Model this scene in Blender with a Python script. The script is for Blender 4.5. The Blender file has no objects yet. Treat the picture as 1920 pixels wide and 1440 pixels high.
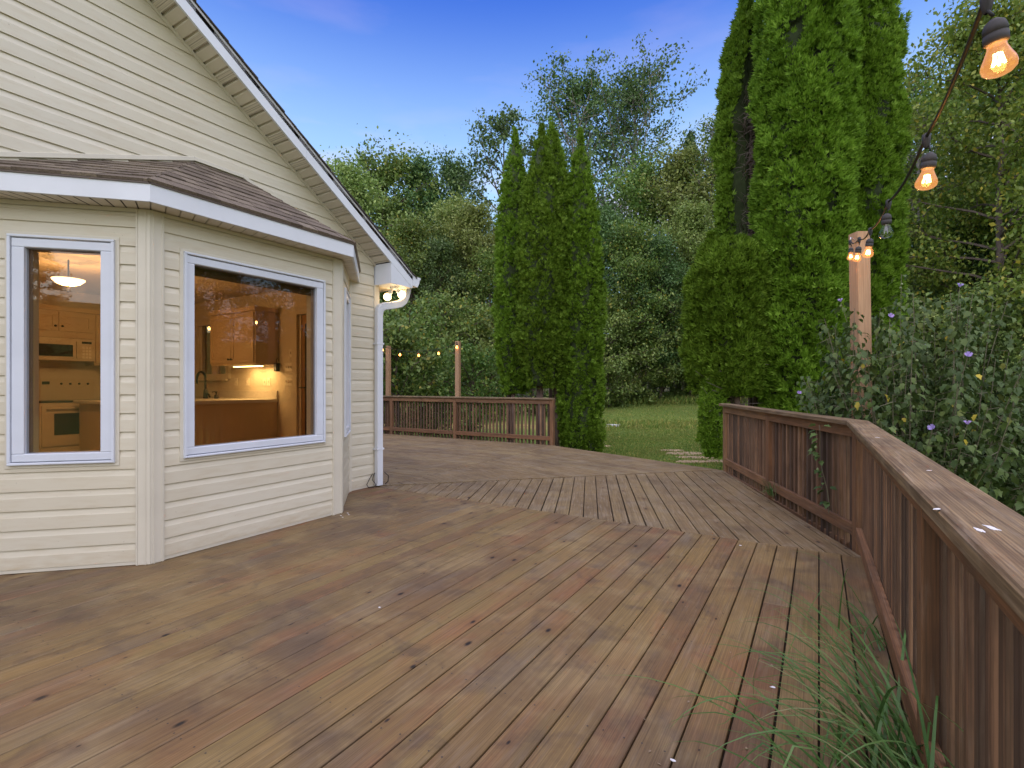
import bpy, math, random
import numpy as np
from mathutils import Vector, Matrix

random.seed(7)
RNG = np.random.default_rng(11)
SC = bpy.context.scene
COL = SC.collection
R = math.radians

# ------------------------------------------------------------------ camera
cam_data = bpy.data.cameras.new('camera')
cam_data.sensor_width = 36.0
cam_data.lens = 950.0 / 1920.0 * 36.0
cam_data.shift_y = 2.0 / 1920.0
cam_data.clip_start = 0.05
cam_data.clip_end = 2000
cam = bpy.data.objects.new('camera', cam_data)
COL.objects.link(cam)
CX, CZ, YAW = 4.713, 1.25, R(31.2)
cam.location = (CX, 0, CZ)
cam.rotation_euler = (R(90), 0, YAW)
SC.camera = cam

# ------------------------------------------------------------------ world, sun, exposure
SUN_EL, SUN_AZ = R(56), R(150)      # azimuth measured from +Y towards +X
world = bpy.data.worlds.new('World')
SC.world = world
world.use_nodes = True
wn, wl = world.node_tree.nodes, world.node_tree.links
wn.clear()
w_out = wn.new('ShaderNodeOutputWorld')
w_bg = wn.new('ShaderNodeBackground')
w_sky = wn.new('ShaderNodeTexSky')
w_sky.sky_type = 'NISHITA'
w_sky.sun_disc = False
w_sky.sun_elevation = SUN_EL
w_sky.sun_rotation = SUN_AZ
w_sky.air_density = 1.0
w_sky.dust_density = 0.4
w_sky.ozone_density = 3.0
w_hsv = wn.new('ShaderNodeHueSaturation')
w_hsv.inputs['Saturation'].default_value = 1.36
w_hsv.inputs['Hue'].default_value = 0.526
wl.new(w_sky.outputs[0], w_hsv.inputs['Color'])
# the sky pales towards the horizon
w_tc0 = wn.new('ShaderNodeTexCoord'); w_sep0 = wn.new('ShaderNodeSeparateXYZ'); wl.new(w_tc0.outputs['Generated'], w_sep0.inputs[0])
w_pale = wn.new('ShaderNodeMapRange'); w_pale.interpolation_type = 'SMOOTHSTEP'
w_pale.inputs['From Min'].default_value = 0.66; w_pale.inputs['From Max'].default_value = 0.30
w_pale.inputs['To Min'].default_value = 0.0; w_pale.inputs['To Max'].default_value = 0.85
wl.new(w_sep0.outputs['Z'], w_pale.inputs['Value'])
w_pmix = wn.new('ShaderNodeMixRGB'); w_pmix.inputs['Color2'].default_value = (1.95, 3.1, 4.2, 1)
wl.new(w_pale.outputs[0], w_pmix.inputs['Fac']); wl.new(w_hsv.outputs[0], w_pmix.inputs['Color1'])
# thin pink dusk clouds low over the horizon and a few high wisps
w_tc = wn.new('ShaderNodeTexCoord')
w_map = wn.new('ShaderNodeMapping'); w_map.inputs['Scale'].default_value = (1.6, 1.6, 6.5)
w_noise = wn.new('ShaderNodeTexNoise'); w_noise.inputs['Scale'].default_value = 2.4; w_noise.inputs['Detail'].default_value = 6
wl.new(w_tc.outputs['Generated'], w_map.inputs['Vector']); wl.new(w_map.outputs[0], w_noise.inputs['Vector'])
w_cr = wn.new('ShaderNodeValToRGB')
w_cr.color_ramp.elements[0].position = 0.50; w_cr.color_ramp.elements[1].position = 0.68
wl.new(w_noise.outputs['Fac'], w_cr.inputs['Fac'])
w_sep = wn.new('ShaderNodeSeparateXYZ'); wl.new(w_tc.outputs['Generated'], w_sep.inputs[0])
w_low = wn.new('ShaderNodeMapRange'); w_low.inputs['From Min'].default_value = 0.46; w_low.inputs['From Max'].default_value = 0.24
w_low.inputs['To Min'].default_value = 0.06; w_low.inputs['To Max'].default_value = 0.85
wl.new(w_sep.outputs['Z'], w_low.inputs['Value'])
w_mul = wn.new('ShaderNodeMath'); w_mul.operation = 'MULTIPLY'
wl.new(w_cr.outputs['Color'], w_mul.inputs[0]); wl.new(w_low.outputs[0], w_mul.inputs[1])
w_mix = wn.new('ShaderNodeMixRGB'); w_mix.inputs['Color2'].default_value = (4.4, 3.2, 3.7, 1)
wl.new(w_mul.outputs[0], w_mix.inputs['Fac']); wl.new(w_pmix.outputs[0], w_mix.inputs['Color1'])
w_bg.inputs['Strength'].default_value = 0.125
wl.new(w_mix.outputs[0], w_bg.inputs['Color'])
wl.new(w_bg.outputs[0], w_out.inputs['Surface'])

sun_data = bpy.data.lights.new('sun', 'SUN')
sun_data.energy = 2.05
sun_data.angle = R(130)
sun_data.color = (1.0, 0.89, 0.72)
sun = bpy.data.objects.new('sun', sun_data)
COL.objects.link(sun)
sun_dir = Vector((math.sin(SUN_AZ) * math.cos(SUN_EL), math.cos(SUN_AZ) * math.cos(SUN_EL), math.sin(SUN_EL)))
sun.rotation_euler = (-sun_dir).to_track_quat('-Z', 'Y').to_euler()

vs = SC.view_settings
vs.view_transform = 'Standard'
vs.look = 'None'
vs.exposure = 1.2
vs.gamma = 1.0
vs.use_curve_mapping = False
SC.render.engine = 'CYCLES'
SC.cycles.max_bounces = 8
SC.cycles.transparent_max_bounces = 16
SC.cycles.sample_clamp_indirect = 4.0

# ------------------------------------------------------------------ object helpers
WM = {}

def wm(o):
    return WM.get(o.name, Matrix.Identity(4))

def link(o, mw=None, parent=None):
    COL.objects.link(o)
    mw = mw if mw is not None else Matrix.Identity(4)
    WM[o.name] = mw
    o.matrix_world = mw
    if parent is not None:
        o.parent = parent
        o.matrix_parent_inverse = wm(parent).inverted()
        o.matrix_basis = mw
    else:
        o.matrix_basis = mw
    return o

def tag(o, label=None, cat=None, group=None, kind=None):
    if label: o['label'] = label
    if cat: o['category'] = cat
    if group: o['group'] = group
    if kind: o['kind'] = kind
    return o

def thing(name, label, cat, loc=(0, 0, 0), group=None):
    o = bpy.data.objects.new(name, None)
    o.empty_display_size = 0.2
    link(o, Matrix.Translation(Vector(loc)))
    return tag(o, label, cat, group)

def empty_part(name, parent):
    o = bpy.data.objects.new(name, None)
    return link(o, wm(parent).copy(), parent)

def mesh(name, verts, faces, mat=None, smooth=False):
    m = bpy.data.meshes.new(name)
    m.from_pydata([tuple(v) for v in verts], [], faces)
    if mat: m.materials.append(mat)
    if smooth:
        m.polygons.foreach_set('use_smooth', [True] * len(m.polygons))
    m.update()
    return m

def fast_mesh(name, verts, quads, mat, smooth=False):
    """verts (N,3), quads (M,k) numpy arrays."""
    m = bpy.data.meshes.new(name)
    n, (q, k) = len(verts), quads.shape
    m.vertices.add(n); m.loops.add(q * k); m.polygons.add(q)
    m.vertices.foreach_set('co', np.ascontiguousarray(verts, dtype=np.float32).ravel())
    m.loops.foreach_set('vertex_index', np.ascontiguousarray(quads, dtype=np.int32).ravel())
    m.polygons.foreach_set('loop_start', np.arange(0, q * k, k, dtype=np.int32))
    m.polygons.foreach_set('loop_total', np.full(q, k, dtype=np.int32))
    if smooth: m.polygons.foreach_set('use_smooth', np.ones(q, dtype=bool))
    m.materials.append(mat)
    m.update(calc_edges=True)
    return m

def ob(name, me, parent=None, mw=None):
    return link(bpy.data.objects.new(name, me), mw, parent)

def frame(o, x, z):
    """matrix with local X along x, local Z near z."""
    x = Vector(x).normalized(); z = Vector(z)
    y = z.cross(x).normalized(); z = x.cross(y).normalized()
    m = Matrix((x, y, z)).transposed().to_4x4()
    m.translation = Vector(o)
    return m

def beam_mesh(name, L, w, h, mat, ch=0.003):
    c = min(ch, w * .3, h * .3)
    a, b = w / 2, h / 2
    sec = [(-a + c, -b), (a - c, -b), (a, -b + c), (a, b - c), (a - c, b), (-a + c, b), (-a, b - c), (-a, -b + c)]
    v = [(-L / 2, y, z) for y, z in sec] + [(L / 2, y, z) for y, z in sec]
    f = [tuple(range(7, -1, -1)), tuple(range(8, 16))]
    f += [(i, (i + 1) % 8, 8 + (i + 1) % 8, 8 + i) for i in range(8)]
    return mesh(name, v, f, mat)

def beam(name, p0, p1, w, h, mat, parent=None, up=(0, 0, 1), ch=0.003):
    p0, p1 = Vector(p0), Vector(p1)
    me = beam_mesh(name, (p1 - p0).length, w, h, mat, ch)
    return ob(name, me, parent, frame((p0 + p1) / 2, p1 - p0, up))

def box(name, lo, hi, mat, parent=None, ch=0.002):
    lo, hi = Vector(lo), Vector(hi)
    d = hi - lo
    me = beam_mesh(name, d.x, d.y, d.z, mat, ch)
    return ob(name, me, parent, Matrix.Translation((lo + hi) / 2))

def fbox(name, F, lo, hi, mat, parent=None, ch=0.002):
    """box given in the coordinates of frame matrix F."""
    lo, hi = Vector(lo), Vector(hi)
    d = hi - lo
    me = beam_mesh(name, d.x, d.y, d.z, mat, ch)
    return ob(name, me, parent, F @ Matrix.Translation((lo + hi) / 2))

def prism(name, poly, z0, z1, mat, parent=None, F=None, ch=0.0):
    """convex or concave CCW polygon extruded from z0 to z1; chamfered upper edge for convex ones."""
    n = len(poly)
    v = [(x, y, z0) for x, y in poly]
    f = [tuple(range(n - 1, -1, -1))]
    if ch > 0:
        ins = inset(poly, ch)
        v += [(x, y, z1 - ch) for x, y in poly] + [(x, y, z1) for x, y in ins]
        f += [(i, (i + 1) % n, n + (i + 1) % n, n + i) for i in range(n)]
        f += [(n + i, n + (i + 1) % n, 2 * n + (i + 1) % n, 2 * n + i) for i in range(n)]
        f.append(tuple(range(2 * n, 3 * n)))
    else:
        v += [(x, y, z1) for x, y in poly]
        f += [(i, (i + 1) % n, n + (i + 1) % n, n + i) for i in range(n)]
        f.append(tuple(range(n, 2 * n)))
    return ob(name, mesh(name, v, f, mat), parent, F)

def inset(poly, d):
    n = len(poly); out = []
    for i in range(n):
        p, q, r = Vector(poly[i - 1]), Vector(poly[i]), Vector(poly[(i + 1) % n])
        a, b = (q - p), (r - q)
        if a.length < 1e-6 or b.length < 1e-6: out.append(tuple(q)); continue
        a.normalize(); b.normalize()
        na, nb = Vector((-a.y, a.x)), Vector((-b.y, b.x))
        m = na + nb
        k = max(0.4, 1 + na.dot(nb))
        out.append(tuple(q + m * (d / k)))
    return out

def clip(poly, planes):
    """keep the part with a*x+b*y<=c for every (a,b,c)."""
    for a, b, c in planes:
        out = []
        for i in range(len(poly)):
            p, q = poly[i], poly[(i + 1) % len(poly)]
            dp, dq = a * p[0] + b * p[1] - c, a * q[0] + b * q[1] - c
            if dp <= 0: out.append(p)
            if (dp < 0) != (dq < 0) and abs(dp - dq) > 1e-9:
                t = dp / (dp - dq)
                out.append((p[0] + t * (q[0] - p[0]), p[1] + t * (q[1] - p[1])))
        poly = out
        if len(poly) < 3: return []
    res = []
    for p in poly:
        if not res or math.hypot(p[0] - res[-1][0], p[1] - res[-1][1]) > 2e-3: res.append(p)
    if len(res) > 2 and math.hypot(res[0][0] - res[-1][0], res[0][1] - res[-1][1]) <= 2e-3: res.pop()
    return res if len(res) > 2 else []

def planes_of(poly):
    out = []
    for i in range(len(poly)):
        (x0, y0), (x1, y1) = poly[i], poly[(i + 1) % len(poly)]
        nx, ny = (y1 - y0), -(x1 - x0)
        l = math.hypot(nx, ny)
        out.append((nx / l, ny / l, (nx * x0 + ny * y0) / l))
    return out

def tube_arr(pts, rad, sides=8):
    pts = [Vector(p) for p in pts]
    v = []
    prev = None
    for i, p in enumerate(pts):
        t = (pts[min(i + 1, len(pts) - 1)] - pts[max(i - 1, 0)])
        t = t.normalized() if t.length > 1e-9 else Vector((0, 0, 1))
        if prev is None:
            u = t.orthogonal().normalized()
        else:
            u = (prev - t * prev.dot(t))
            u = u.normalized() if u.length > 1e-6 else t.orthogonal().normalized()
        prev = u
        w = t.cross(u)
        r = rad[i] if hasattr(rad, '__len__') else rad
        for k in range(sides):
            a = 2 * math.pi * k / sides
            v.append(p + u * (r * math.cos(a)) + w * (r * math.sin(a)))
    f = []
    for i in range(len(pts) - 1):
        for k in range(sides):
            k2 = (k + 1) % sides
            f.append((i * sides + k, i * sides + k2, (i + 1) * sides + k2, (i + 1) * sides + k))
    return v, f

class MB:
    def __init__(s): s.v, s.f = [], []
    def add(s, v, f):
        n = len(s.v); s.v += [tuple(p) for p in v]; s.f += [tuple(i + n for i in q) for q in f]; return s
    def tube(s, pts, rad, sides=6, caps=True):
        v, f = tube_arr(pts, rad, sides)
        if caps:
            n = len(pts)
            f = f + [tuple(range(sides - 1, -1, -1)), tuple(range((n - 1) * sides, n * sides))]
        return s.add(v, f)
    def box(s, lo, hi):
        x0, y0, z0 = lo; x1, y1, z1 = hi
        v = [(x0, y0, z0), (x1, y0, z0), (x1, y1, z0), (x0, y1, z0), (x0, y0, z1), (x1, y0, z1), (x1, y1, z1), (x0, y1, z1)]
        return s.add(v, [(3, 2, 1, 0), (4, 5, 6, 7), (0, 1, 5, 4), (1, 2, 6, 5), (2, 3, 7, 6), (3, 0, 4, 7)])
    def lathe(s, prof, sides=16, mw=None):
        v, f = [], []
        for r, z in prof:
            for k in range(sides):
                a = 2 * math.pi * k / sides
                p = Vector((r * math.cos(a), r * math.sin(a), z))
                v.append(mw @ p if mw is not None else p)
        for i in range(len(prof) - 1):
            for k in range(sides):
                k2 = (k + 1) % sides
                f.append((i * sides + k, i * sides + k2, (i + 1) * sides + k2, (i + 1) * sides + k))
        return s.add(v, f)
    def build(s, name, mat, parent=None, mw=None, smooth=False):
        return ob(name, mesh(name, s.v, s.f, mat, smooth), parent, mw)
    def mesh(s, name, mat, smooth=False):
        return mesh(name, s.v, s.f, mat, smooth)

def P(px, d, py=None):
    """world point seen at photo pixel px,py (1920x1440) at forward distance d from the standpoint."""
    x = (px - 960) / 950.0 * d
    z = CZ + (722 - py) / 950.0 * d if py is not None else 0
    c, s = math.cos(YAW), math.sin(YAW)
    return Vector((CX + x * c - d * s, x * s + d * c, z))

# ------------------------------------------------------------------ materials
def new_mat(name):
    m = bpy.data.materials.new(name); m.use_nodes = True
    nt = m.node_tree
    b = nt.nodes['Principled BSDF']
    return m, nt, b

def N(nt, typ, **kw):
    n = nt.nodes.new(typ)
    for k, v in kw.items():
        if k in n.inputs: n.inputs[k].default_value = v
        else: setattr(n, k, v)
    return n

def L(nt, a, b): nt.links.new(a, b)

def ramp(nt, fac, stops, interp='LINEAR'):
    r = nt.nodes.new('ShaderNodeValToRGB')
    cr = r.color_ramp; cr.interpolation = interp
    while len(cr.elements) < len(stops): cr.elements.new(0.5)
    for e, (p, c) in zip(cr.elements, stops):
        e.position = p; e.color = (c, c, c, 1) if not hasattr(c, '__len__') else (c[0], c[1], c[2], 1)
    nt.links.new(fac, r.inputs['Fac'])
    return r.outputs['Color']

def mixc(nt, fac, a, b, mode='MIX'):
    m = nt.nodes.new('ShaderNodeMixRGB'); m.blend_type = mode
    for s, i in ((fac, 'Fac'), (a, 'Color1'), (b, 'Color2')):
        if hasattr(s, 'links'): nt.links.new(s, m.inputs[i])
        elif hasattr(s, '__len__'): m.inputs[i].default_value = (s[0], s[1], s[2], 1)
        else: m.inputs[i].default_value = s
    return m.outputs[0]

def math_(nt, op, a, b=None, c=None):
    m = nt.nodes.new('ShaderNodeMath'); m.operation = op
    for i, s in enumerate((a, b, c)):
        if s is None: continue
        if hasattr(s, 'links'): nt.links.new(s, m.inputs[i])
        else: m.inputs[i].default_value = s
    return m.outputs[0]

def noise(nt, vec, scale, detail=4, rough=0.55, dist=0.0):
    n = N(nt, 'ShaderNodeTexNoise', Scale=scale, Detail=detail, Roughness=rough, Distortion=dist)
    if vec is not None: nt.links.new(vec, n.inputs['Vector'])
    return n.outputs['Fac']

def mapping(nt, vec, scale=(1, 1, 1), loc=(0, 0, 0), rot=(0, 0, 0)):
    m = nt.nodes.new('ShaderNodeMapping')
    m.inputs['Scale'].default_value = scale; m.inputs['Location'].default_value = loc; m.inputs['Rotation'].default_value = rot
    nt.links.new(vec, m.inputs['Vector'])
    return m.outputs[0]

def bump(nt, b, h, strength=0.3, dist=0.01):
    n = N(nt, 'ShaderNodeBump', Strength=strength, Distance=dist)
    nt.links.new(h, n.inputs['Height']); nt.links.new(n.outputs[0], b.inputs['Normal'])

def plain(name, col, rough=0.5, spec=0.5, metal=0.0, var=0.06, scale=6, bumps=0.0):
    m, nt, b = new_mat(name)
    tc = nt.nodes.new('ShaderNodeTexCoord').outputs['Object']
    n = noise(nt, tc, scale, 5)
    lo = tuple(c * (1 - var) for c in col); hi = tuple(min(1, c * (1 + var)) for c in col)
    L(nt, ramp(nt, n, [(0.3, lo), (0.7, hi)]), b.inputs['Base Color'])
    b.inputs['Roughness'].default_value = rough
    b.inputs['Specular IOR Level'].default_value = spec
    b.inputs['Metallic'].default_value = metal
    if bumps: bump(nt, b, noise(nt, tc, scale * 12, 3), bumps, 0.002)
    return m

def emit(name, col, strength):
    m, nt, b = new_mat(name)
    b.inputs['Base Color'].default_value = (*col, 1)
    b.inputs['Emission Color'].default_value = (*col, 1)
    b.inputs['Emission Strength'].default_value = strength
    return m

def wood(name, stops, grain_dark=0.55, blotch=None, grey=0.25, rough=0.62, knots=True, streak=0.0, spec=0.35, ang=0.0, ringcol=(0.05, 0.03, 0.018)):
    """weathered boards: local X is the length of the piece."""
    m, nt, b = new_mat(name)
    obj = nt.nodes.new('ShaderNodeTexCoord').outputs['Object']
    geo = nt.nodes.new('ShaderNodeNewGeometry')
    info = nt.nodes.new('ShaderNodeObjectInfo')
    rnd = info.outputs['Random']
    off = nt.nodes.new('ShaderNodeCombineXYZ')
    L(nt, math_(nt, 'MULTIPLY', rnd, 91.0), off.inputs[0]); L(nt, math_(nt, 'MULTIPLY', rnd, 37.0), off.inputs[1]); L(nt, math_(nt, 'MULTIPLY', rnd, 53.0), off.inputs[2])
    va = nt.nodes.new('ShaderNodeVectorMath'); va.operation = 'ADD'
    L(nt, obj, va.inputs[0]); L(nt, off.outputs[0], va.inputs[1])
    v = va.outputs[0]
    base = ramp(nt, rnd, stops)
    # patches of tone, along the board and across the deck
    n_long = noise(nt, mapping(nt, v, (0.9, 5, 5)), 1.6, 5, 0.6)
    base = mixc(nt, ramp(nt, n_long, [(0.32, 0.0), (0.72, 0.3)]), base, stops[len(stops) // 2][1])
    if blotch:
        wp = mapping(nt, geo.outputs['Position'], (1, 1, 1))
        for sc, lo, hi, col, amt in blotch:
            src = mapping(nt, v, (0.7, 1.6, 1.6), loc=(sc * 3.1, sc * 1.7, 0)) if sc in (1.7, 1.2, 4.0) else mapping(nt, wp, (1, 1, 1), loc=(sc * 3.1, sc * 1.7, 0))
            nn = noise(nt, src, sc, 4, 0.6, 0.4)
            base = mixc(nt, ramp(nt, nn, [(lo, 0.0), (hi, amt)]), base, col)
    # growth rings: wandering lines along the board
    wav = N(nt, 'ShaderNodeTexWave', Scale=6.0, Distortion=5.0, Detail=2.0)
    wav.bands_direction = 'Y'; wav.inputs['Detail Scale'].default_value = 1.2
    L(nt, mapping(nt, v, (0.55, 7.0, 7.0)), wav.inputs['Vector'])
    ring = ramp(nt, wav.outputs['Fac'], [(0.25, 0.0), (0.95, 1.0)])
    base = mixc(nt, math_(nt, 'MULTIPLY', ring, 0.5 * grain_dark), base, ringcol)
    # fine fibre grain
    g = noise(nt, mapping(nt, v, (2.0, 130, 130)), 1.0, 6, 0.65)
    base = mixc(nt, ramp(nt, g, [(0.36, grain_dark), (0.60, 0.0)]), base, ringcol)
    g2 = noise(nt, mapping(nt, v, (5.0, 45, 45)), 1.0, 5, 0.6)
    base = mixc(nt, ramp(nt, g2, [(0.52, 0.0), (0.76, grey)]), base, (0.36, 0.30, 0.225))
    if streak:
        st = noise(nt, mapping(nt, v, (0.25, 16, 16)), 1.0, 3, 0.5)
        base = mixc(nt, ramp(nt, st, [(0.5, 0.0), (0.72, streak)]), base, (0.035, 0.022, 0.016))
    h = g
    if knots:
        vo = N(nt, 'ShaderNodeTexVoronoi', Scale=2.9, Randomness=1.0); vo.voronoi_dimensions = '2D'
        L(nt, mapping(nt, v, (0.62, 1.25, 0)), vo.inputs['Vector'])
        sepc = nt.nodes.new('ShaderNodeSeparateColor'); L(nt, vo.outputs['Color'], sepc.inputs[0])
        gate = math_(nt, 'GREATER_THAN', sepc.outputs[0], 0.50)
        kd = math_(nt, 'DIVIDE', vo.outputs['Distance'], math_(nt, 'MULTIPLY_ADD', sepc.outputs[1], 1.3, 0.35))
        k1 = ramp(nt, kd, [(0.015, 1.0), (0.038, 0.0)])
        k2 = ramp(nt, kd, [(0.03, 0.4), (0.13, 0.0)])
        base = mixc(nt, math_(nt, 'MULTIPLY', k2, gate), base, (0.12, 0.06, 0.028))
        base = mixc(nt, math_(nt, 'MULTIPLY', k1, gate), base, (0.018, 0.013, 0.010))
    L(nt, base, b.inputs['Base Color'])
    rr = ramp(nt, n_long, [(0.3, rough - 0.08), (0.7, rough + 0.1)])
    L(nt, rr, b.inputs['Roughness'])
    b.inputs['Specular IOR Level'].default_value = spec
    bump(nt, b, h, 0.35, 0.004)
    return m

def leaf_mat(name, stops, trans=0.25, rough=0.5, hue_noise=None, spec=0.35, hv=0.03):
    m, nt, b = new_mat(name)
    geo = nt.nodes.new('ShaderNodeNewGeometry')
    info = nt.nodes.new('ShaderNodeObjectInfo')
    obj = nt.nodes.new('ShaderNodeTexCoord').outputs['Object']
    col = ramp(nt, geo.outputs['Random Per Island'], stops)
    n = noise(nt, obj, 0.9, 3)
    if hue_noise: col = mixc(nt, ramp(nt, n, [(0.45, 0.0), (0.7, 0.6)]), col, hue_noise)
    hs = N(nt, 'ShaderNodeHueSaturation')
    L(nt, col, hs.inputs['Color'])
    L(nt, math_(nt, 'MULTIPLY_ADD', info.outputs['Random'], hv, 0.5 - hv / 2), hs.inputs['Hue'])
    L(nt, math_(nt, 'MULTIPLY_ADD', info.outputs['Random'], 0.3, 0.85), hs.inputs['Value'])
    col = hs.outputs[0]
    L(nt, col, b.inputs['Base Color'])
    b.inputs['Roughness'].default_value = rough
    b.inputs['Specular IOR Level'].default_value = spec
    tr = nt.nodes.new('ShaderNodeBsdfTranslucent'); L(nt, col, tr.inputs['Color'])
    mx = nt.nodes.new('ShaderNodeMixShader'); mx.inputs[0].default_value = trans
    L(nt, b.outputs[0], mx.inputs[1]); L(nt, tr.outputs[0], mx.inputs[2])
    out = [x for x in nt.nodes if x.type == 'OUTPUT_MATERIAL'][0]
    L(nt, mx.outputs[0], out.inputs['Surface'])
    return m

M = {}
# vinyl siding: cream, with soiling towards brown-yellow in patches
def siding_mat():
    m, nt, b = new_mat('cream_vinyl_siding')
    geo = nt.nodes.new('ShaderNodeNewGeometry'); info = nt.nodes.new('ShaderNodeObjectInfo')
    pos = geo.outputs['Position']
    n1 = noise(nt, pos, 0.8, 4); n2 = noise(nt, mapping(nt, pos, (1, 1, 6)), 5, 5)
    col = ramp(nt, n1, [(0.3, (0.62, 0.582, 0.465)), (0.7, (0.585, 0.535, 0.405))])
    col = mixc(nt, ramp(nt, n2, [(0.48, 0.0), (0.8, 0.5)]), col, (0.50, 0.42, 0.28))
    sep = nt.nodes.new('ShaderNodeSeparateXYZ'); L(nt, pos, sep.inputs[0])
    low = N(nt, 'ShaderNodeMapRange'); low.inputs['From Min'].default_value = 0.16; low.inputs['From Max'].default_value = 0.0
    L(nt, sep.outputs['Z'], low.inputs['Value'])
    n3 = noise(nt, mapping(nt, pos, (1, 1, 4)), 9, 4)
    col = mixc(nt, math_(nt, 'MULTIPLY', low.outputs[0], ramp(nt, n3, [(0.35, 0.0), (0.75, 0.55)])), col, (0.40, 0.28, 0.13))
    sp = noise(nt, pos, 55, 2)
    col = mixc(nt, ramp(nt, sp, [(0.74, 0.0), (0.78, 0.6)]), col, (0.25, 0.2, 0.12))
    hs = N(nt, 'ShaderNodeHueSaturation'); L(nt, col, hs.inputs['Color'])
    L(nt, math_(nt, 'MULTIPLY_ADD', info.outputs['Random'], 0.05, 0.975), hs.inputs['Value'])
    L(nt, hs.outputs[0], b.inputs['Base Color'])
    b.inputs['Roughness'].default_value = 0.48
    b.inputs['Specular IOR Level'].default_value = 0.4
    g = noise(nt, mapping(nt, pos, (3, 3, 60)), 3, 3)
    bump(nt, b, g, 0.06, 0.003)
    return m
M['siding'] = siding_mat()
M['trim'] = plain('cream_vinyl_trim', (0.60, 0.56, 0.45), 0.45, var=0.05, scale=3)
M['white'] = plain('white_aluminium', (0.65, 0.68, 0.71), 0.42, var=0.05, scale=2.5)
M['frame'] = plain('white_vinyl_frame', (0.60, 0.635, 0.69), 0.38, var=0.05, scale=3)
M['gasket'] = plain('grey_gasket', (0.26, 0.28, 0.31), 0.6)
M['soffit'] = plain('cream_soffit', (0.66, 0.61, 0.50), 0.5, var=0.05, scale=3)

def vent_mat():
    m, nt, b = new_mat('perforated_soffit')
    obj = nt.nodes.new('ShaderNodeTexCoord').outputs['Object']
    vo = N(nt, 'ShaderNodeTexVoronoi', Scale=95.0, Randomness=0.0); L(nt, obj, vo.inputs['Vector'])
    L(nt, ramp(nt, vo.outputs['Distance'], [(0.25, (0.12, 0.10, 0.08)), (0.4, (0.66, 0.61, 0.50))]), b.inputs['Base Color'])
    b.inputs['Roughness'].default_value = 0.5
    return m
M['vent'] = vent_mat()

def shingle_mat(name, stops):
    m, nt, b = new_mat(name)
    obj = nt.nodes.new('ShaderNodeTexCoord').outputs['Object']
    info = nt.nodes.new('ShaderNodeObjectInfo')
    col = ramp(nt, info.outputs['Random'], stops)
    n = noise(nt, obj, 160, 3, 0.7)
    col = mixc(nt, ramp(nt, n, [(0.35, 0.75), (0.6, 0.0)]), col, (0.035, 0.025, 0.02))
    n2 = noise(nt, obj, 210, 2, 0.7)
    col = mixc(nt, ramp(nt, n2, [(0.6, 0.0), (0.75, 0.6)]), col, (0.30, 0.22, 0.17))
    L(nt, col, b.inputs['Base Color'])
    b.inputs['Roughness'].default_value = 0.9
    bump(nt, b, n, 0.5, 0.003)
    return m
M['shingle'] = shingle_mat('brown_asphalt_shingle', [(0, (0.136, 0.105, 0.074)), (0.5, (0.192, 0.151, 0.108)), (1, (0.260, 0.209, 0.148))])
M['roof_edge'] = shingle_mat('dark_asphalt_shingle', [(0, (0.05, 0.045, 0.045)), (1, (0.085, 0.075, 0.07))])

BLOT = [(0.9, 0.46, 0.64, (0.125, 0.085, 0.052), 0.75), (1.7, 0.52, 0.68, (0.255, 0.112, 0.050), 0.6), (2.2, 0.50, 0.66, (0.30, 0.215, 0.095), 0.7),
        (4.5, 0.54, 0.70, (0.085, 0.058, 0.038), 0.6), (1.2, 0.56, 0.72, (0.20, 0.165, 0.125), 0.5)]
M['deck_main'] = wood('stained_deck_board', [(0, (0.167, 0.101, 0.042)), (0.2, (0.230, 0.158, 0.058)), (0.45, (0.198, 0.124, 0.051)), (0.65, (0.262, 0.172, 0.061)),
                     (0.82, (0.155, 0.085, 0.040)), (1, (0.229, 0.167, 0.067))], 0.45, BLOT, 0.16, 0.58)
BLOT2 = [(1.3, 0.45, 0.7, (0.092, 0.063, 0.038), 0.6), (3.4, 0.50, 0.66, (0.270, 0.216, 0.139), 0.55), (6, 0.55, 0.72, (0.108, 0.065, 0.034), 0.5)]
M['deck_far'] = wood('weathered_deck_board', [(0, (0.201, 0.133, 0.059)), (0.3, (0.264, 0.188, 0.087)), (0.6, (0.222, 0.151, 0.067)), (1, (0.287, 0.214, 0.099))],
                     0.5, BLOT2, 0.42, 0.62)
M['rail'] = wood('red_brown_rail_wood', [(0, (0.196, 0.094, 0.041)), (0.35, (0.283, 0.140, 0.060)), (0.7, (0.239, 0.112, 0.049)), (1, (0.326, 0.179, 0.081))],
                 0.6, [(2.2, 0.5, 0.72, (0.073, 0.046, 0.028), 0.55)], 0.18, 0.66, True, 0.35)
M['baluster'] = wood('red_brown_baluster_wood', [(0, (0.06, 0.036, 0.024)), (0.25, (0.26, 0.135, 0.068)), (0.5, (0.17, 0.085, 0.047)), (0.72, (0.36, 0.205, 0.11)), (0.85, (0.11, 0.062, 0.038)), (1, (0.045, 0.032, 0.026))],  # near-black stops put the shade of baluster gaps into some balusters' colour
                 0.7, [(3.5, 0.5, 0.72, (0.06, 0.04, 0.03), 0.5)], 0.16, 0.7, False, 0.75)
M['cap'] = wood('weathered_cap_rail_wood', [(0, (0.257, 0.181, 0.096)), (0.5, (0.289, 0.206, 0.108)), (1, (0.244, 0.165, 0.086))],
                 0.7, [(1.9, 0.47, 0.66, (0.093, 0.061, 0.036), 0.6), (4.0, 0.52, 0.7, (0.186, 0.091, 0.036), 0.5)], 0.40, 0.58, True, 0.1)
M['post'] = wood('pale_treated_post_wood', [(0, (0.40, 0.245, 0.135)), (1, (0.46, 0.29, 0.165))], 0.38, None, 0.2, 0.65, True, 0.0, ringcol=(0.16, 0.085, 0.045))
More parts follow.
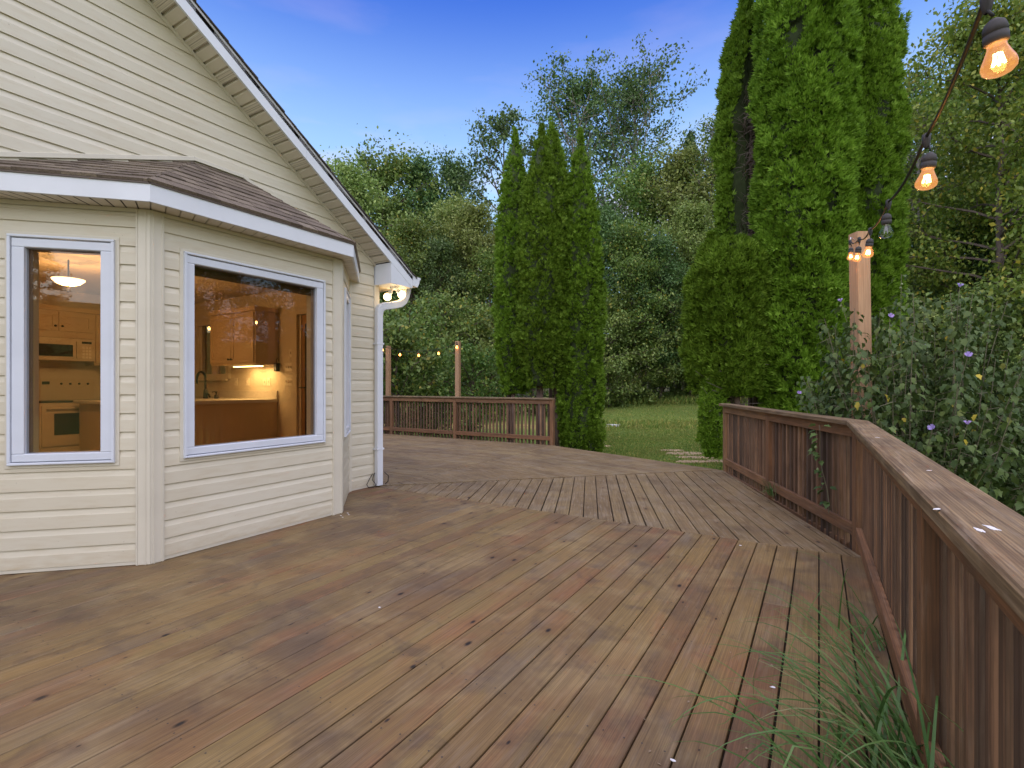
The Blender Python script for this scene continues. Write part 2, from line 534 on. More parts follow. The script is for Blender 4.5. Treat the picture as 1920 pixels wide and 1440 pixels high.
M['joist'] = plain('dark_joist_wood', (0.035, 0.024, 0.018), 0.85, var=0.2)
M['paint'] = plain('white_paint_smear', (0.72, 0.72, 0.74), 0.5)

M['bark'] = plain('grey_brown_bark', (0.105, 0.078, 0.06), 0.9, var=0.4, scale=4, bumps=0.6)
M['pale_bark'] = plain('pale_bark', (0.24, 0.21, 0.18), 0.85, var=0.3, scale=4, bumps=0.4)
M['cedar_bark'] = plain('cedar_bark', (0.13, 0.085, 0.065), 0.9, var=0.3, scale=6, bumps=0.6)
M['twig'] = plain('dead_grey_twig', (0.17, 0.13, 0.11), 0.9, var=0.25)
M['core'] = plain('dark_core_filler', (0.034, 0.050, 0.014), 0.95, var=0.3, scale=9)  # dark filler inside evergreen crowns, shade put into its colour

# glass with an ordinary Fresnel reflection
def glass_mat(name, tint, ior):
    m, nt, b = new_mat(name)
    nt.nodes.remove(b)
    out = [x for x in nt.nodes if x.type == 'OUTPUT_MATERIAL'][0]
    tr = nt.nodes.new('ShaderNodeBsdfTransparent'); tr.inputs[0].default_value = (*tint, 1)
    gl = nt.nodes.new('ShaderNodeBsdfGlossy'); gl.inputs['Roughness'].default_value = 0.0
    lw = N(nt, 'ShaderNodeLayerWeight', Blend=0.5)
    r0 = ((ior - 1) / (ior + 1)) ** 2
    fac = math_(nt, 'MULTIPLY_ADD', math_(nt, 'POWER', lw.outputs['Facing'], 5.0), 1 - r0, r0)
    mx = nt.nodes.new('ShaderNodeMixShader')
    L(nt, fac, mx.inputs[0]); L(nt, tr.outputs[0], mx.inputs[1]); L(nt, gl.outputs[0], mx.inputs[2])
    L(nt, mx.outputs[0], out.inputs['Surface'])
    return m
M['pane'] = glass_mat('window_glass', (0.86, 0.76, 0.62), 1.62)
M['bulb_glass'] = glass_mat('clear_bulb_glass', (0.95, 0.95, 0.95), 1.5)
M['glow_tint_glass'] = glass_mat('glow_tinted_bulb_glass', (1.0, 0.80, 0.62), 1.38)  # amber tint and faint emission stand for filament glow in lit bulbs
_nt = M['glow_tint_glass'].node_tree; _o = [x for x in _nt.nodes if x.type == 'OUTPUT_MATERIAL'][0]; _src = _o.inputs['Surface'].links[0].from_socket
_em = N(_nt, 'ShaderNodeEmission', Strength=0.16); _em.inputs['Color'].default_value = (1.0, 0.42, 0.13, 1)
_ad = _nt.nodes.new('ShaderNodeAddShader'); L(_nt, _src, _ad.inputs[0]); L(_nt, _em.outputs[0], _ad.inputs[1]); L(_nt, _ad.outputs[0], _o.inputs['Surface'])

# ------------------------------------------------------------------ ground
def ground_h(x, y):
    dx, dy = x - CX, y
    s, c = math.sin(YAW), math.cos(YAW)
    d = -dx * s + dy * c                    # distance ahead of the standpoint
    side = dx * c + dy * s
    t = np.clip((d - 15) / 20.0, 0, 1); t = t * t * (3 - 2 * t)
    h = -0.42 + 0.86 * t + 0.014 * side * t
    r = np.sqrt(dx * dx + dy * dy)
    hill = np.clip((r - 52) / 90.0, 0, 1); hill = hill * hill * (3 - 2 * hill)
    return h + hill * (15.0 + 3.0 * np.sin(x * 0.03) + 2 * np.cos(y * 0.045))

def gh(x, y): return float(ground_h(np.array(x), np.array(y)))

def build_ground():
    xs = np.unique(np.concatenate([np.arange(-200, -60, 10), np.arange(-60, 60, 1.0), np.arange(60, 201, 10)]))
    ys = xs.copy()
    X, Y = np.meshgrid(xs, ys)
    Z = ground_h(X, Y) + 0.02 * np.sin(X * 1.7 + np.cos(Y)) * np.cos(Y * 1.3)
    v = np.stack([X, Y, Z], -1).reshape(-1, 3)
    n = len(xs)
    i = (np.arange(n - 1)[:, None] * n + np.arange(n - 1)[None, :]).ravel()
    q = np.stack([i, i + 1, i + n + 1, i + n], -1)
    m, nt, b = new_mat('lawn_grass')
    pos = nt.nodes.new('ShaderNodeNewGeometry').outputs['Position']
    n1 = noise(nt, pos, 0.35, 5, 0.6); n2 = noise(nt, pos, 9, 5, 0.7)
    col = ramp(nt, n1, [(0.3, (0.133, 0.199, 0.046)), (0.55, (0.181, 0.240, 0.054)), (0.75, (0.278, 0.261, 0.076))])
    col = mixc(nt, ramp(nt, n2, [(0.35, 0.65), (0.65, 0.0)]), col, (0.072, 0.100, 0.024))
    # bare, weedy strip across the lawn
    mp = mapping(nt, pos, (1, 1, 1), loc=(-CX, 0, 0))
    dot = nt.nodes.new('ShaderNodeVectorMath'); dot.operation = 'DOT_PRODUCT'
    L(nt, mp, dot.inputs[0]); dot.inputs[1].default_value = (-math.sin(YAW), math.cos(YAW), 0)
    wob = math_(nt, 'MULTIPLY_ADD', noise(nt, pos, 0.5, 3), 2.0, -1.0)
    dd = math_(nt, 'ABSOLUTE', math_(nt, 'SUBTRACT', math_(nt, 'ADD', dot.outputs['Value'], wob), 19.4))
    strip = ramp(nt, math_(nt, 'MULTIPLY', dd, 0.25), [(0.12, 0.75), (0.42, 0.0)])
    col = mixc(nt, math_(nt, 'MULTIPLY', strip, ramp(nt, noise(nt, pos, 1.4, 4), [(0.35, 0.15), (0.6, 1.0)])), col, (0.411, 0.261, 0.114))
    # woodland floor beyond the lawn
    far = ramp(nt, math_(nt, 'MULTIPLY', math_(nt, 'ADD', dot.outputs['Value'], wob), 0.02), [(0.62, 0.0), (0.68, 1.0)])
    col = mixc(nt, far, col, (0.077, 0.071, 0.024))
    L(nt, col, b.inputs['Base Color'])
    b.inputs['Roughness'].default_value = 0.9; b.inputs['Specular IOR Level'].default_value = 0.1
    bump(nt, b, n2, 0.7, 0.05)
    o = ob('lawn', fast_mesh('lawn', v, q, m, True)); tag(o, kind='structure')
build_ground()

# ------------------------------------------------------------------ deck
deck = ob('deck', None)
deck.empty_display_size = 0.3
tag(deck, kind='structure')

SEAM_Y = 4.46
def lay(region, direction, mat, width=0.1395, gap=0.0045, phase=0.0, joints=0.0, gapfn=None, thick=0.026):
    """boards clipped to a convex CCW region, parallel to direction."""
    d = Vector((direction[0], direction[1])).normalized(); n = Vector((-d.y, d.x))
    ts = [p[0] * n.x + p[1] * n.y for p in region]
    ss = [p[0] * d.x + p[1] * d.y for p in region]
    k = math.floor((min(ts) - phase) / width)
    while phase + k * width < max(ts):
        t0 = phase + k * width; k += 1
        g = gapfn(t0) if gapfn else gap
        g *= random.uniform(0.7, 1.35)
        a, bb = t0 + g / 2, t0 + width - g / 2
        cuts = [min(ss) - 1, max(ss) + 1]
        if joints and random.random() < joints:
            cuts.insert(1, round(random.uniform(min(ss) + 0.5, max(ss) - 1.0) / 0.406) * 0.406)
        for s0, s1 in zip(cuts[:-1], cuts[1:]):
            poly = [(s0 + 0.0012, a), (s1 - 0.0012, a), (s1 - 0.0012, bb), (s0 + 0.0012, bb)]
            wpoly = [(s * d.x + t * n.x, s * d.y + t * n.y) for s, t in poly]
            w = clip(wpoly, planes_of(region))
            if not w: continue
            cx = sum(p[0] for p in w) / len(w); cy = sum(p[1] for p in w) / len(w)
            loc = [((p[0] - cx) * d.x + (p[1] - cy) * d.y, (p[0] - cx) * n.x + (p[1] - cy) * n.y) for p in w]
            area = abs(sum(loc[i - 1][0] * loc[i][1] - loc[i][0] * loc[i - 1][1] for i in range(len(loc)))) / 2
            if area < 0.0015: continue
            dz = random.uniform(-0.0015, 0.0)
            F = Matrix.Translation((cx, cy, dz)) @ Matrix.Rotation(math.atan2(d.y, d.x), 4, 'Z')
            prism('deck_board', loc, -thick, 0.0, mat, deck, F, ch=0.0028)

def screws():
    mb = MB(); rs = random.Random(8)
    k0 = 0
    for i in range(36):
        xa = 4.1555 + 0.1395 - 0.1395 * i
        for j in range(-3, 12):
            y = j * 0.406 + 0.12
            if y > SEAM_Y - 0.05: continue
            for o_ in (0.030, 0.110):
                x = xa - o_ + rs.uniform(-.006, .006); yy = y + rs.uniform(-.012, .012); r_ = 0.0038
                mb.add([(x + r_ * math.cos(a * 1.047), yy + r_ * math.sin(a * 1.047), 0.0006) for a in range(6)], [(0, 1, 2, 3, 4, 5)])
    tag(mb.build('screw_heads', plain('rusty_screw', (0.05, 0.042, 0.036), 0.7, var=0.3), deck), kind='stuff')
screws()
TAN = math.tan(R(22.5))
G = 0.004
main_region = [(-0.06, -4.6), (5.02, -4.6), (5.02, SEAM_Y + 0.065), (4.2, SEAM_Y), (1.2, SEAM_Y), (-0.06, SEAM_Y + 0.17)]
lay([(-0.06, -4.6), (5.02, -4.6), (5.02, SEAM_Y - G), (-0.06, SEAM_Y - G)], (0, 1), M['deck_main'], 0.1395, phase=-4.155 - 0.0005,
    joints=0.45, gapfn=lambda t: 0.003 + 0.0062 * max(0, min(1, (-t) / 4.9)) ** 1.5)
lay([(0.03, SEAM_Y + G), (4.99, SEAM_Y + G), (3.50, 7.985), (3.48, 7.985)], (-TAN, 1), M['deck_far'], 0.1395, gap=0.010, phase=0.03)
lay([(0.055, 4.60), (3.455, 8.00), (0.055, 9.40)], (1, -TAN), M['deck_far'], 0.1395, gap=0.005, phase=0.02)
lay([(-6.2, 4.45), (0.045, 4.45), (0.045, 9.46), (-6.2, 9.46)], (1, 0), M['deck_far'], 0.1395, gap=0.005)
prism('deck_underside', [(-6.2, -4.6), (5.0, -4.6), (5.0, 4.6), (3.49, 7.97), (0.05, 9.42), (-6.2, 9.42)], -0.20, -0.034, M['joist'], deck)
beam('rim_board', (0.03, 9.425, -0.11), (3.49, 8.005, -0.11), 0.035, 0.19, M['rail'], deck)
beam('rim_board', (5.06, -4.6, -0.11), (5.06, 4.62, -0.11), 0.035, 0.19, M['rail'], deck)
beam('rim_board', (5.05, 4.63, -0.11), (3.52, 8.0, -0.11), 0.035, 0.19, M['rail'], deck)
beam('rim_board', (-6.2, 9.50, -0.11), (0.03, 9.50, -0.11), 0.035, 0.19, M['rail'], deck)

# ------------------------------------------------------------------ railings
def railing(name, label, p0, p1, outward, posts, spacing, cap_poly=None, top_pull=0.0, cap_over=(0.0, 0.0), group='wooden deck railings'):
    """p0,p1: line of the inner faces of the posts at deck level; outward: unit vector away from the deck."""
    p0, p1, o = Vector((*p0, 0)), Vector((*p1, 0)), Vector((*outward, 0)).normalized()
    d = (p1 - p0); Ln = d.length; d.normalize()
    root = thing(name, label, 'railing', ((p0 + p1) / 2)[:], group)
    up = Vector((0, 0, 1))
    pts = [p0 + d * t for t in posts]
    for t in posts:
        c = p0 + d * t + o * 0.045
        beam('post', c + up * -0.25, c + up * 0.945, 0.086, 0.086, M['rail'], root, up=o, ch=0.004)
    edges = [-0.043] + [x for t in posts for x in (t, t)][1:-1] + [Ln]
    for t0, t1 in zip(posts[:-1], posts[1:]):
        a, bb = p0 + d * (t0 + 0.045), p0 + d * (t1 - 0.045)
        beam('top_rail', a + o * 0.022 + up * 0.895, bb + o * 0.022 + up * 0.895, 0.038, 0.092, M['rail'], root)
        beam('bottom_rail', a + o * 0.024 + up * 0.135, bb + o * 0.024 + up * 0.135, 0.040, 0.088, M['rail'], root)
    if cap_poly:
        ang = math.atan2(d.y, d.x); mid = (p0 + p1) / 2
        Fc = Matrix.Translation(mid) @ Matrix.Rotation(ang, 4, 'Z'); Fi = Fc.inverted()
        lp = [(Fi @ Vector((q_[0], q_[1], 0)))[:2] for q_ in cap_poly]
        if sum(lp[i - 1][0] * lp[i][1] - lp[i][0] * lp[i - 1][1] for i in range(len(lp))) < 0: lp = lp[::-1]
        prism('top_cap', [tuple(q_) for q_ in lp], 0.944, 0.980, M['cap'], root, Fc, ch=0.006)
    else:
        a, bb = p0 - d * cap_over[0] + o * 0.045, p1 + d * cap_over[1] + o * 0.045
        beam('top_cap', a + up * 0.962, bb + up * 0.962, 0.145, 0.037, M['cap'], root, ch=0.006)
    bal = beam_mesh('baluster', 1.10, 0.036, 0.036, M['baluster'], 0.003)
    n = int(Ln / spacing)
    for k in range(n):
        t = (k + 0.5) * Ln / n
        c = p0 + d * t + o * (0.0625 + random.uniform(-0.001, 0.001))
        F = frame(c + up * (0.943 - 0.55), up, o) @ Matrix.Rotation(random.uniform(-0.006, 0.006), 4, 'Z')
        ob('baluster', bal, root, F)
    return root

# rail beside the standpoint: inner cap edge x=4.90
CORNER = (4.945, 4.66); END2 = (3.51, 7.99)
dir2 = (Vector(END2) - Vector(CORNER)).normalized(); out2 = Vector((dir2.y, -dir2.x))
bis = (out2 + Vector((1, 0))).normalized(); kk = 1 / bis.dot(Vector((1, 0)))
ci = Vector(CORNER) - bis * (0.050 * kk); co = Vector(CORNER) + bis * (0.095 * kk)
near = railing('deck_railing', 'long brown wooden railing with wide weathered cap running close along the right edge', (5.055, -4.55), (4.945, 4.66), (1, 0.012),
               [0.05, 2.2, 4.4, 6.55, 9.19], 0.092,
               cap_poly=[(5.005, -4.6), (5.150, -4.6), (co.x, co.y), (ci.x, ci.y)])
e_in = Vector(END2) + dir2 * 0.05 - out2 * 0.05; e_out = Vector(END2) + dir2 * 0.05 + out2 * 0.095
rail2 = railing('deck_railing', 'short angled wooden railing with slanting bottom rail between corner and lawn opening', CORNER, END2, out2[:], [0.0, 1.86, 3.62], 0.098,
                cap_poly=[(ci.x, ci.y), (co.x, co.y), (e_out.x, e_out.y), (e_in.x, e_in.y)])
far = railing('deck_railing', 'far brown wooden railing with lights strung above, ending at tall narrow evergreens', (-6.0, 9.43), (0.0, 9.43), (0, 1), [0.05, 1.4, 3.42, 5.955], 0.092, cap_over=(0.1, -0.02))
# white paint smears on the near cap
def smear(cx, cy, l, w, ang, parent):
    n = 14; pts = []
    for i in range(n):
        a = 2 * math.pi * i / n
        rr = 1 + random.uniform(-0.3, 0.3)
        pts.append((l * math.cos(a) * rr, w * math.sin(a) * rr))
    prism('paint_smear', pts, 0.9802, 0.9812, M['paint'], parent, Matrix.Translation((cx, cy, 0)) @ Matrix.Rotation(ang, 4, 'Z'))
for c in ((4.992, 1.285, 0.020, 0.006, 1.9), (4.968, 1.255, 0.016, 0.005, 1.7), (4.932, 1.42, 0.010, 0.004, 0.9), (4.97, 3.2, 0.010, 0.003, 0.3), (5.01, 2.05, 0.008, 0.003, 0.6), (5.02, 1.18, 0.008, 0.004, 1.2)):
    smear(*c, near)

# ------------------------------------------------------------------ house
house = thing('house', 'cream vinyl sided gabled house with an angled bay window', 'house', (-4, 0, 0))
ROW0, ROW = 0.028, 0.1286
PROF = [(0.0, 0.0135), (0.64, 0.0125), (0.70, 0.010), (0.93, 0.0035), (1.0, 0.0032)]

def prof_y(t):
    for (a, ya), (b_, yb) in zip(PROF[:-1], PROF[1:]):
        if a <= t <= b_: return ya + (yb - ya) * (t - a) / (b_ - a)
    return PROF[-1][1]

def plank(F, za, zb, zr, x0f, x1f, parent):
    ts = sorted({(za - zr) / ROW, (zb - zr) / ROW} | {t for t, _ in PROF if (za - zr) / ROW < t < (zb - zr) / ROW})
    prof = [(za, 0.0)] + [(zr + t * ROW, prof_y(max(0, min(1, t)))) for t in ts]
    v = []
    for z, y in prof: v.append((x0f(z), y, z)); v.append((x1f(z), y, z))
    f = [(2 * i, 2 * i + 1, 2 * i + 3, 2 * i + 2) for i in range(len(prof) - 1)]
    if v[1][0] - v[0][0] < 0.01 and v[-1][0] - v[-2][0] < 0.01: return
    me = mesh('siding_plank', v, f, M['siding'])
    return ob('siding_plank', me, parent, F)

def siding(F, x0f, x1f, ztop, holes, parent, splits=0.0):
    k = 0
    while ROW0 + k * ROW < ztop - 0.004:
        zr = ROW0 + k * ROW; za, zb = zr, min(zr + ROW, ztop)
        k += 1
        zc = sorted({za, zb} | {z for h in holes for z in (h[2], h[3]) if za < z < zb})
        for z0, z1 in zip(zc[:-1], zc[1:]):
            if z1 - z0 < 0.004: continue
            zm = (z0 + z1) / 2
            hs = sorted([h for h in holes if h[2] < zm < h[3]])
            lo = x0f; segs = []
            for h in hs:
                segs.append((lo, (lambda z, hx=h[0]: hx))); lo = (lambda z, hx=h[1]: hx)
            segs.append((lo, x1f))
            for a, b_ in segs:
                if b_(zm) - a(zm) < 0.012: continue
                if splits and random.random() < splits and b_(zm) - a(zm) > 2.5:
                    s = a(zm) + (b_(zm) - a(zm)) * random.uniform(0.3, 0.8)
                    plank(F, z0, z1, zr, a, lambda z, s=s: s, parent)
                    G2 = F @ Matrix.Translation((0, 0.0011, 0))
                    plank(G2, z0, z1, zr, lambda z, s=s: s - 0.002, b_, parent)
                else:
                    plank(F, z0, z1, zr, a, b_, parent)

def wframe(o, d, n):
    """wall frame: local X along d, local Y outward n, local Z up."""
    m = Matrix((Vector(d), Vector(n), Vector((0, 0, 1)))).transposed().to_4x4(); m.translation = Vector(o); return m

V0, V1, V2, V3 = (0, 1.01), (0.71, 1.72), (0.71, 3.37), (0, 4.08)
q = math.sqrt(0.5)
FL = wframe((0, 1.01, 0), (q, q, 0), (q, -q, 0))      # near-left bay face (x to the right seen from outside)
FM = wframe((0.71, 0, 0), (0, 1, 0), (1, 0, 0))       # middle bay face, x = world Y
FR = wframe((0.71, 3.37, 0), (-q, q, 0), (q, q, 0))   # far bay face
FG = wframe((0, 0, 0), (0, 1, 0), (1, 0, 0))          # gable wall, x = world Y
LEN = 1.0041
RSL = 0.669
def rake_z(y): return 4.397 - RSL * (y - 2.021)
RIDGE_Y = -0.1
YC = 4.53; YC2 = 2 * RIDGE_Y - YC
def rake_y(z): return min(YC - 0.06, 2.021 + (4.397 - z) / RSL)
def rake_y2(z): return max(YC2 + 0.06, 2 * RIDGE_Y - (2.021 + (4.397 - z) / RSL))
BTOP = 2.472
hl = (0.176, 0.826, 0.697, 2.266); hm = (1.906, 3.185, 0.690, 2.252); hr = (0.178, 0.828, 0.697, 2.266)
c0 = lambda v: (lambda z: v)
siding(FL, c0(0.06), c0(0.927), BTOP, [hl], house)
siding(FM, c0(1.80), c0(3.266), BTOP, [hm], house)
siding(FR, c0(0.08), c0(LEN - 0.03), BTOP, [hr], house)
siding(FG, rake_y2, rake_y, rake_z(RIDGE_Y) - 0.02, [(1.0, 4.115, 0, 2.46)], house, splits=0.35)
FS = wframe((0, YC, 0), (-1, 0, 0), (0, 1, 0))
siding(FS, c0(0.08), c0(9.0), 2.49, [(1.1 - 0.0, 1.5, 0, 2.22), (3.05, 3.92, 1.41, 2.22)], house)

# corner posts
def corner(F, x0, x1, z1=BTOP, y1=0.022):
    fbox('corner_trim', F, (x0, -0.01, 0.0), (x1, y1, z1), M['trim'], house, 0.004)
    for xx in (x0, x1):
        pass
corner(FL, 0.925, LEN + 0.009); corner(FM, 1.7125, 1.802, BTOP, 0.0225)
corner(FM, 3.264, 3.3775, BTOP, 0.0225); corner(FR, -0.009, 0.082)
fbox('corner_trim', FR, (LEN - 0.04, -0.01, 0.0), (LEN - 0.008, 0.02, BTOP), M['trim'], house)
fbox('corner_trim', FG, (4.086, 0.0, 0.0), (4.118, 0.02, 2.49), M['trim'], house)
fbox('corner_trim', FG, (4.468, -0.01, 0.0), (4.552, 0.022, 2.49), M['trim'], house)
# raised ridges of the corner posts
for F, x in ((FL, 0.934), (FL, 0.985), (FM, 1.735), (FM, 1.79), (FM, 3.275), (FM, 3.362)):
    fbox('trim_ridge', F, (x - 0.004, 0.02, 0.0), (x + 0.004, 0.0265, BTOP - 0.002), M['trim'], house)
# starter strips at the deck and undersill trim beneath the eave
for F, a, b_ in ((FL, 0.05, 0.925), (FM, 1.802, 3.264), (FR, 0.082, LEN - 0.04), (FG, 4.118, 4.468)):
    fbox('starter_strip', F, (a, -0.01, 0.002), (b_, 0.009, 0.030), M['trim'], house)
    if F is not FG:
        fbox('top_trim', F, (a, -0.01, BTOP - 0.026), (b_, 0.018, BTOP + 0.002), M['trim'], house)
        fbox('top_trim', F, (a, -0.01, BTOP - 0.055), (b_, 0.0155, BTOP - 0.031), M['siding'], house)

# windows
def window(F, h, glass, deep):
    x0, x1, z0, z1 = h
    w = empty_part('window', house)
    tw = 0.0225
    for a, b_, c_, d_ in ((x0, x1, z1 - tw, z1), (x0, x1, z0, z0 + tw), (x0, x0 + tw, z0 + tw, z1 - tw), (x1 - tw, x1, z0 + tw, z1 - tw)):
        fbox('window_trim', F, (a, -0.01, c_), (b_, 0.020, d_), M['trim'], w)
    a0, a1, b0, b1 = x0 + tw, x1 - tw, z0 + tw, z1 - tw
    s1 = 0.017
    for (a, b_, c_, d_) in ((a0, a1, b1 - s1, b1), (a0, a1, b0, b0 + s1), (a0, a0 + s1, b0 + s1, b1 - s1), (a1 - s1, a1, b0 + s1, b1 - s1)):
        fbox('window_frame', F, (a, -0.09, c_), (b_, 0.042, d_), M['frame'], w, 0.004)
    a0, a1, b0, b1 = a0 + s1 + 0.004, a1 - s1 - 0.004, b0 + s1 + 0.004, b1 - s1 - 0.004
    gx0, gx1, gz0, gz1 = glass
    for (a, b_, c_, d_) in ((a0, a1, gz1, b1), (a0, a1, b0, gz0), (a0, gx0, gz0, gz1), (gx1, a1, gz0, gz1)):
        fbox('sash', F, (a, -0.06, c_), (b_, 0.031, d_), M['frame'], w, 0.005)
    g = 0.004
    for (a, b_, c_, d_) in ((gx0, gx1, gz1 - g, gz1), (gx0, gx1, gz0, gz0 + g), (gx0, gx0 + g, gz0 + g, gz1 - g), (gx1 - g, gx1, gz0 + g, gz1 - g)):
        fbox('gasket', F, (a, -0.055, c_), (b_, 0.006, d_), M['gasket'], w, 0.001)
    for (a, b_, c_, d_) in ((gx0 - 0.03, gx0 - 0.004, gz0, gz1), (gx1 + 0.004, gx1 + 0.03, gz0, gz1), (gx0 - 0.03, gx1 + 0.03, gz1 + 0.004, gz1 + 0.03), (gx0 - 0.03, gx1 + 0.03, gz0 - 0.03, gz0 - 0.004)):
        fbox('jamb', F, (a, -0.125, c_), (b_, -0.062, d_), M['frame'], w, 0.0)
    fbox('pane', F, (gx0 + g, -deep - 0.004, gz0 + g), (gx1 - g, -deep, gz1 - g), M['pane'], w, 0.0)
    return w
window(FL, hl, (0.287, 0.722, 0.793, 2.162), 0.012)
window(FM, hm, (2.000, 3.076, 0.788, 2.150), 0.012)
window(FR, hr, (0.287, 0.722, 0.793, 2.162), 0.012)

# wall cores (inner faces are the painted room walls)
M['room'] = plain('warm_white_paint', (0.62, 0.55, 0.44), 0.7, var=0.03)
M['ceiling'] = plain('ceiling_paint', (0.66, 0.60, 0.50), 0.8, var=0.03)
def core(F, x0, x1, z0, z1, hole, y0=-0.12, y1=-0.012):
    if hole is None:
        fbox('inner_wall', F, (x0, y0, z0), (x1, y1, z1), M['room'], house, 0.0); return
    a, b_, c_, d_ = hole
    for lo, hi in (((x0, z0), (x1, c_)), ((x0, d_), (x1, z1)), ((x0, c_), (a, d_)), ((b_, c_), (x1, d_))):
        if hi[0] - lo[0] > 0.001 and hi[1] - lo[1] > 0.001:
            fbox('inner_wall', F, (lo[0], y0, lo[1]), (hi[0], y1, hi[1]), M['room'], house, 0.0)
sh = lambda h: (h[0] + 0.024, h[1] - 0.024, h[2] + 0.024, h[3] - 0.024)
core(FL, 0.01, LEN - 0.05, 0.0, 2.46, sh(hl))
core(FM, 1.72, 3.37, 0.0, 2.46, sh(hm))
core(FR, 0.05, LEN - 0.01, 0.0, 2.46, sh(hr))
core(FG, YC2, 1.0, 0.0, 2.9, None); core(FG, 4.09, YC, 0.0, 2.9, None); core(FG, 1.0, 4.09, 2.46, 2.9, None)
# gable infill behind the planks
prism('gable_wall', [(YC2 + 0.02, 2.9), (YC - 0.32, 2.9), (RIDGE_Y, rake_z(RIDGE_Y) - 0.03)], -0.02, -0.012, M['room'], house,
      Matrix(((0, 0, 1, 0), (1, 0, 0, 0), (0, 1, 0, 0), (0, 0, 0, 1))))

# kitchen shell
FB = wframe((0, 4.40, 0), (1, 0, 0), (0, -1, 0))
box('kitchen_floor', (-4.5, -3.2, 0.09), (0.0, 4.41, 0.14), M['post'], house, 0)
prism('kitchen_floor', [(0.0, 1.12), (0.60, 1.72), (0.60, 3.37), (0.0, 3.97)], 0.09, 0.14, M['post'], house)
box('kitchen_ceiling', (-4.5, -3.2, 2.58), (-0.011, 4.41, 2.62), M['ceiling'], house, 0)
prism('kitchen_ceiling', [(-0.125, 1.0), (0.60, 1.70), (0.60, 3.39), (-0.125, 4.1)], 2.458, 2.47, M['ceiling'], house)
box('inner_wall', (-4.5, -3.2, 0.1), (-4.405, 4.41, 2.6), M['room'], house, 0)
box('inner_wall', (-4.5, -3.25, 0.1), (-0.02, -3.2, 2.6), M['room'], house, 0)
for lo, hi in (((-4.5, 4.40, 0.1), (-3.92, 4.515, 2.6)), ((-3.05, 4.40, 0.1), (-1.42, 4.515, 2.6)), ((-1.42, 4.40, 2.22), (-0.02, 4.515, 2.6)), ((-0.50, 4.40, 0.1), (-0.02, 4.515, 2.22)),
               ((-3.92, 4.40, 0.1), (-3.05, 4.515, 1.42)), ((-3.92, 4.40, 2.21), (-3.05, 4.515, 2.6))):
    box('inner_wall', lo, hi, M['room'], house, 0)
# kitchen window over the sink
kw = empty_part('window', house)
for lo, hi in (((-4.0, 4.365, 2.20), (-2.98, 4.40, 2.28)), ((-4.0, 4.365, 1.345), (-2.98, 4.40, 1.42)), ((-4.0, 4.365, 1.42), (-3.915, 4.40, 2.20)), ((-3.06, 4.365, 1.42), (-2.98, 4.40, 2.20)),
               ((-3.55, 4.42, 1.42), (-3.40, 4.47, 2.21)), ((-3.92, 4.42, 1.42), (-3.88, 4.47, 2.21)), ((-3.09, 4.42, 1.42), (-3.05, 4.47, 2.21)), ((-3.92, 4.33, 1.32), (-3.0, 4.365, 1.345))):
    box('window_frame', lo, hi, M['room'], kw)
box('pane', (-3.90, 4.445, 1.42), (-3.07, 4.449, 2.21), M['pane'], kw, 0)
# door to the deck
M['door'] = plain('stained_door_wood', (0.36, 0.20, 0.09), 0.5, var=0.15, scale=4)
M['black'] = plain('black_metal', (0.012, 0.011, 0.010), 0.4)
dr = empty_part('door', house)
for lo, hi in (((-1.45, 4.362, 0.14), (-1.345, 4.40, 2.29)), ((-0.53, 4.362, 0.14), (-0.43, 4.40, 2.29)), ((-1.345, 4.362, 2.205), (-0.53, 4.40, 2.29))):
    box('door_casing', lo, hi, M['room'], dr)
box('door_panel', (-1.30, 4.415, 0.14), (-0.54, 4.46, 2.20), M['door'], dr)
box('door_panel', (-1.23, 4.408, 0.30), (-1.20, 4.416, 2.08), M['black'], dr)
box('door_jamb', (-1.345, 4.40, 0.14), (-1.30, 4.51, 2.20), M['room'], dr)
MB().tube([(-1.17, 4.405, 1.12), (-1.17, 4.405, 1.31)], 0.016, 8).tube([(-1.17, 4.40, 1.215), (-1.17, 4.35, 1.215), (-1.28, 4.35, 1.215)], 0.010, 6).build('handle', M['black'], dr)
MB().lathe([(0.0, 0.0), (0.03, 0.0), (0.03, 0.018), (0.0, 0.018)], 12, Matrix.Translation((-1.137, 4.415, 1.0)) @ Matrix.Rotation(R(90), 4, 'X')).build('lock', M['black'], dr)
# dark roller blind rolled up at the head of the picture window
fbox('window_blind', FM, (1.99, -0.075, 2.085), (3.09, -0.055, 2.20), plain('brown_blind_fabric', (0.10, 0.075, 0.05), 0.9), house)
# wall plates
M['plate'] = plain('white_plastic_plate', (0.75, 0.70, 0.60), 0.4)
for x, z, w in ((-2.833, 1.298, 0.07), (-2.53, 1.298, 0.07), (-2.11, 1.297, 0.07), (-2.02, 1.297, 0.07), (-1.56, 1.50, 0.16), (-1.56, 1.30, 0.16), (-1.512, 1.69, 0.07)):
    pl = box('switch_plate', (x - w / 2, 4.392, z - 0.058), (x + w / 2, 4.40, z + 0.058), M['plate'], house)
    for k in range(max(1, int(w / 0.05))):
        xx = x - w / 2 + (k + 0.5) * w / max(1, int(w / 0.05))
        box('switch', (xx - 0.007, 4.384, z - 0.016), (xx + 0.007, 4.392, z + 0.016), M['room'], pl)

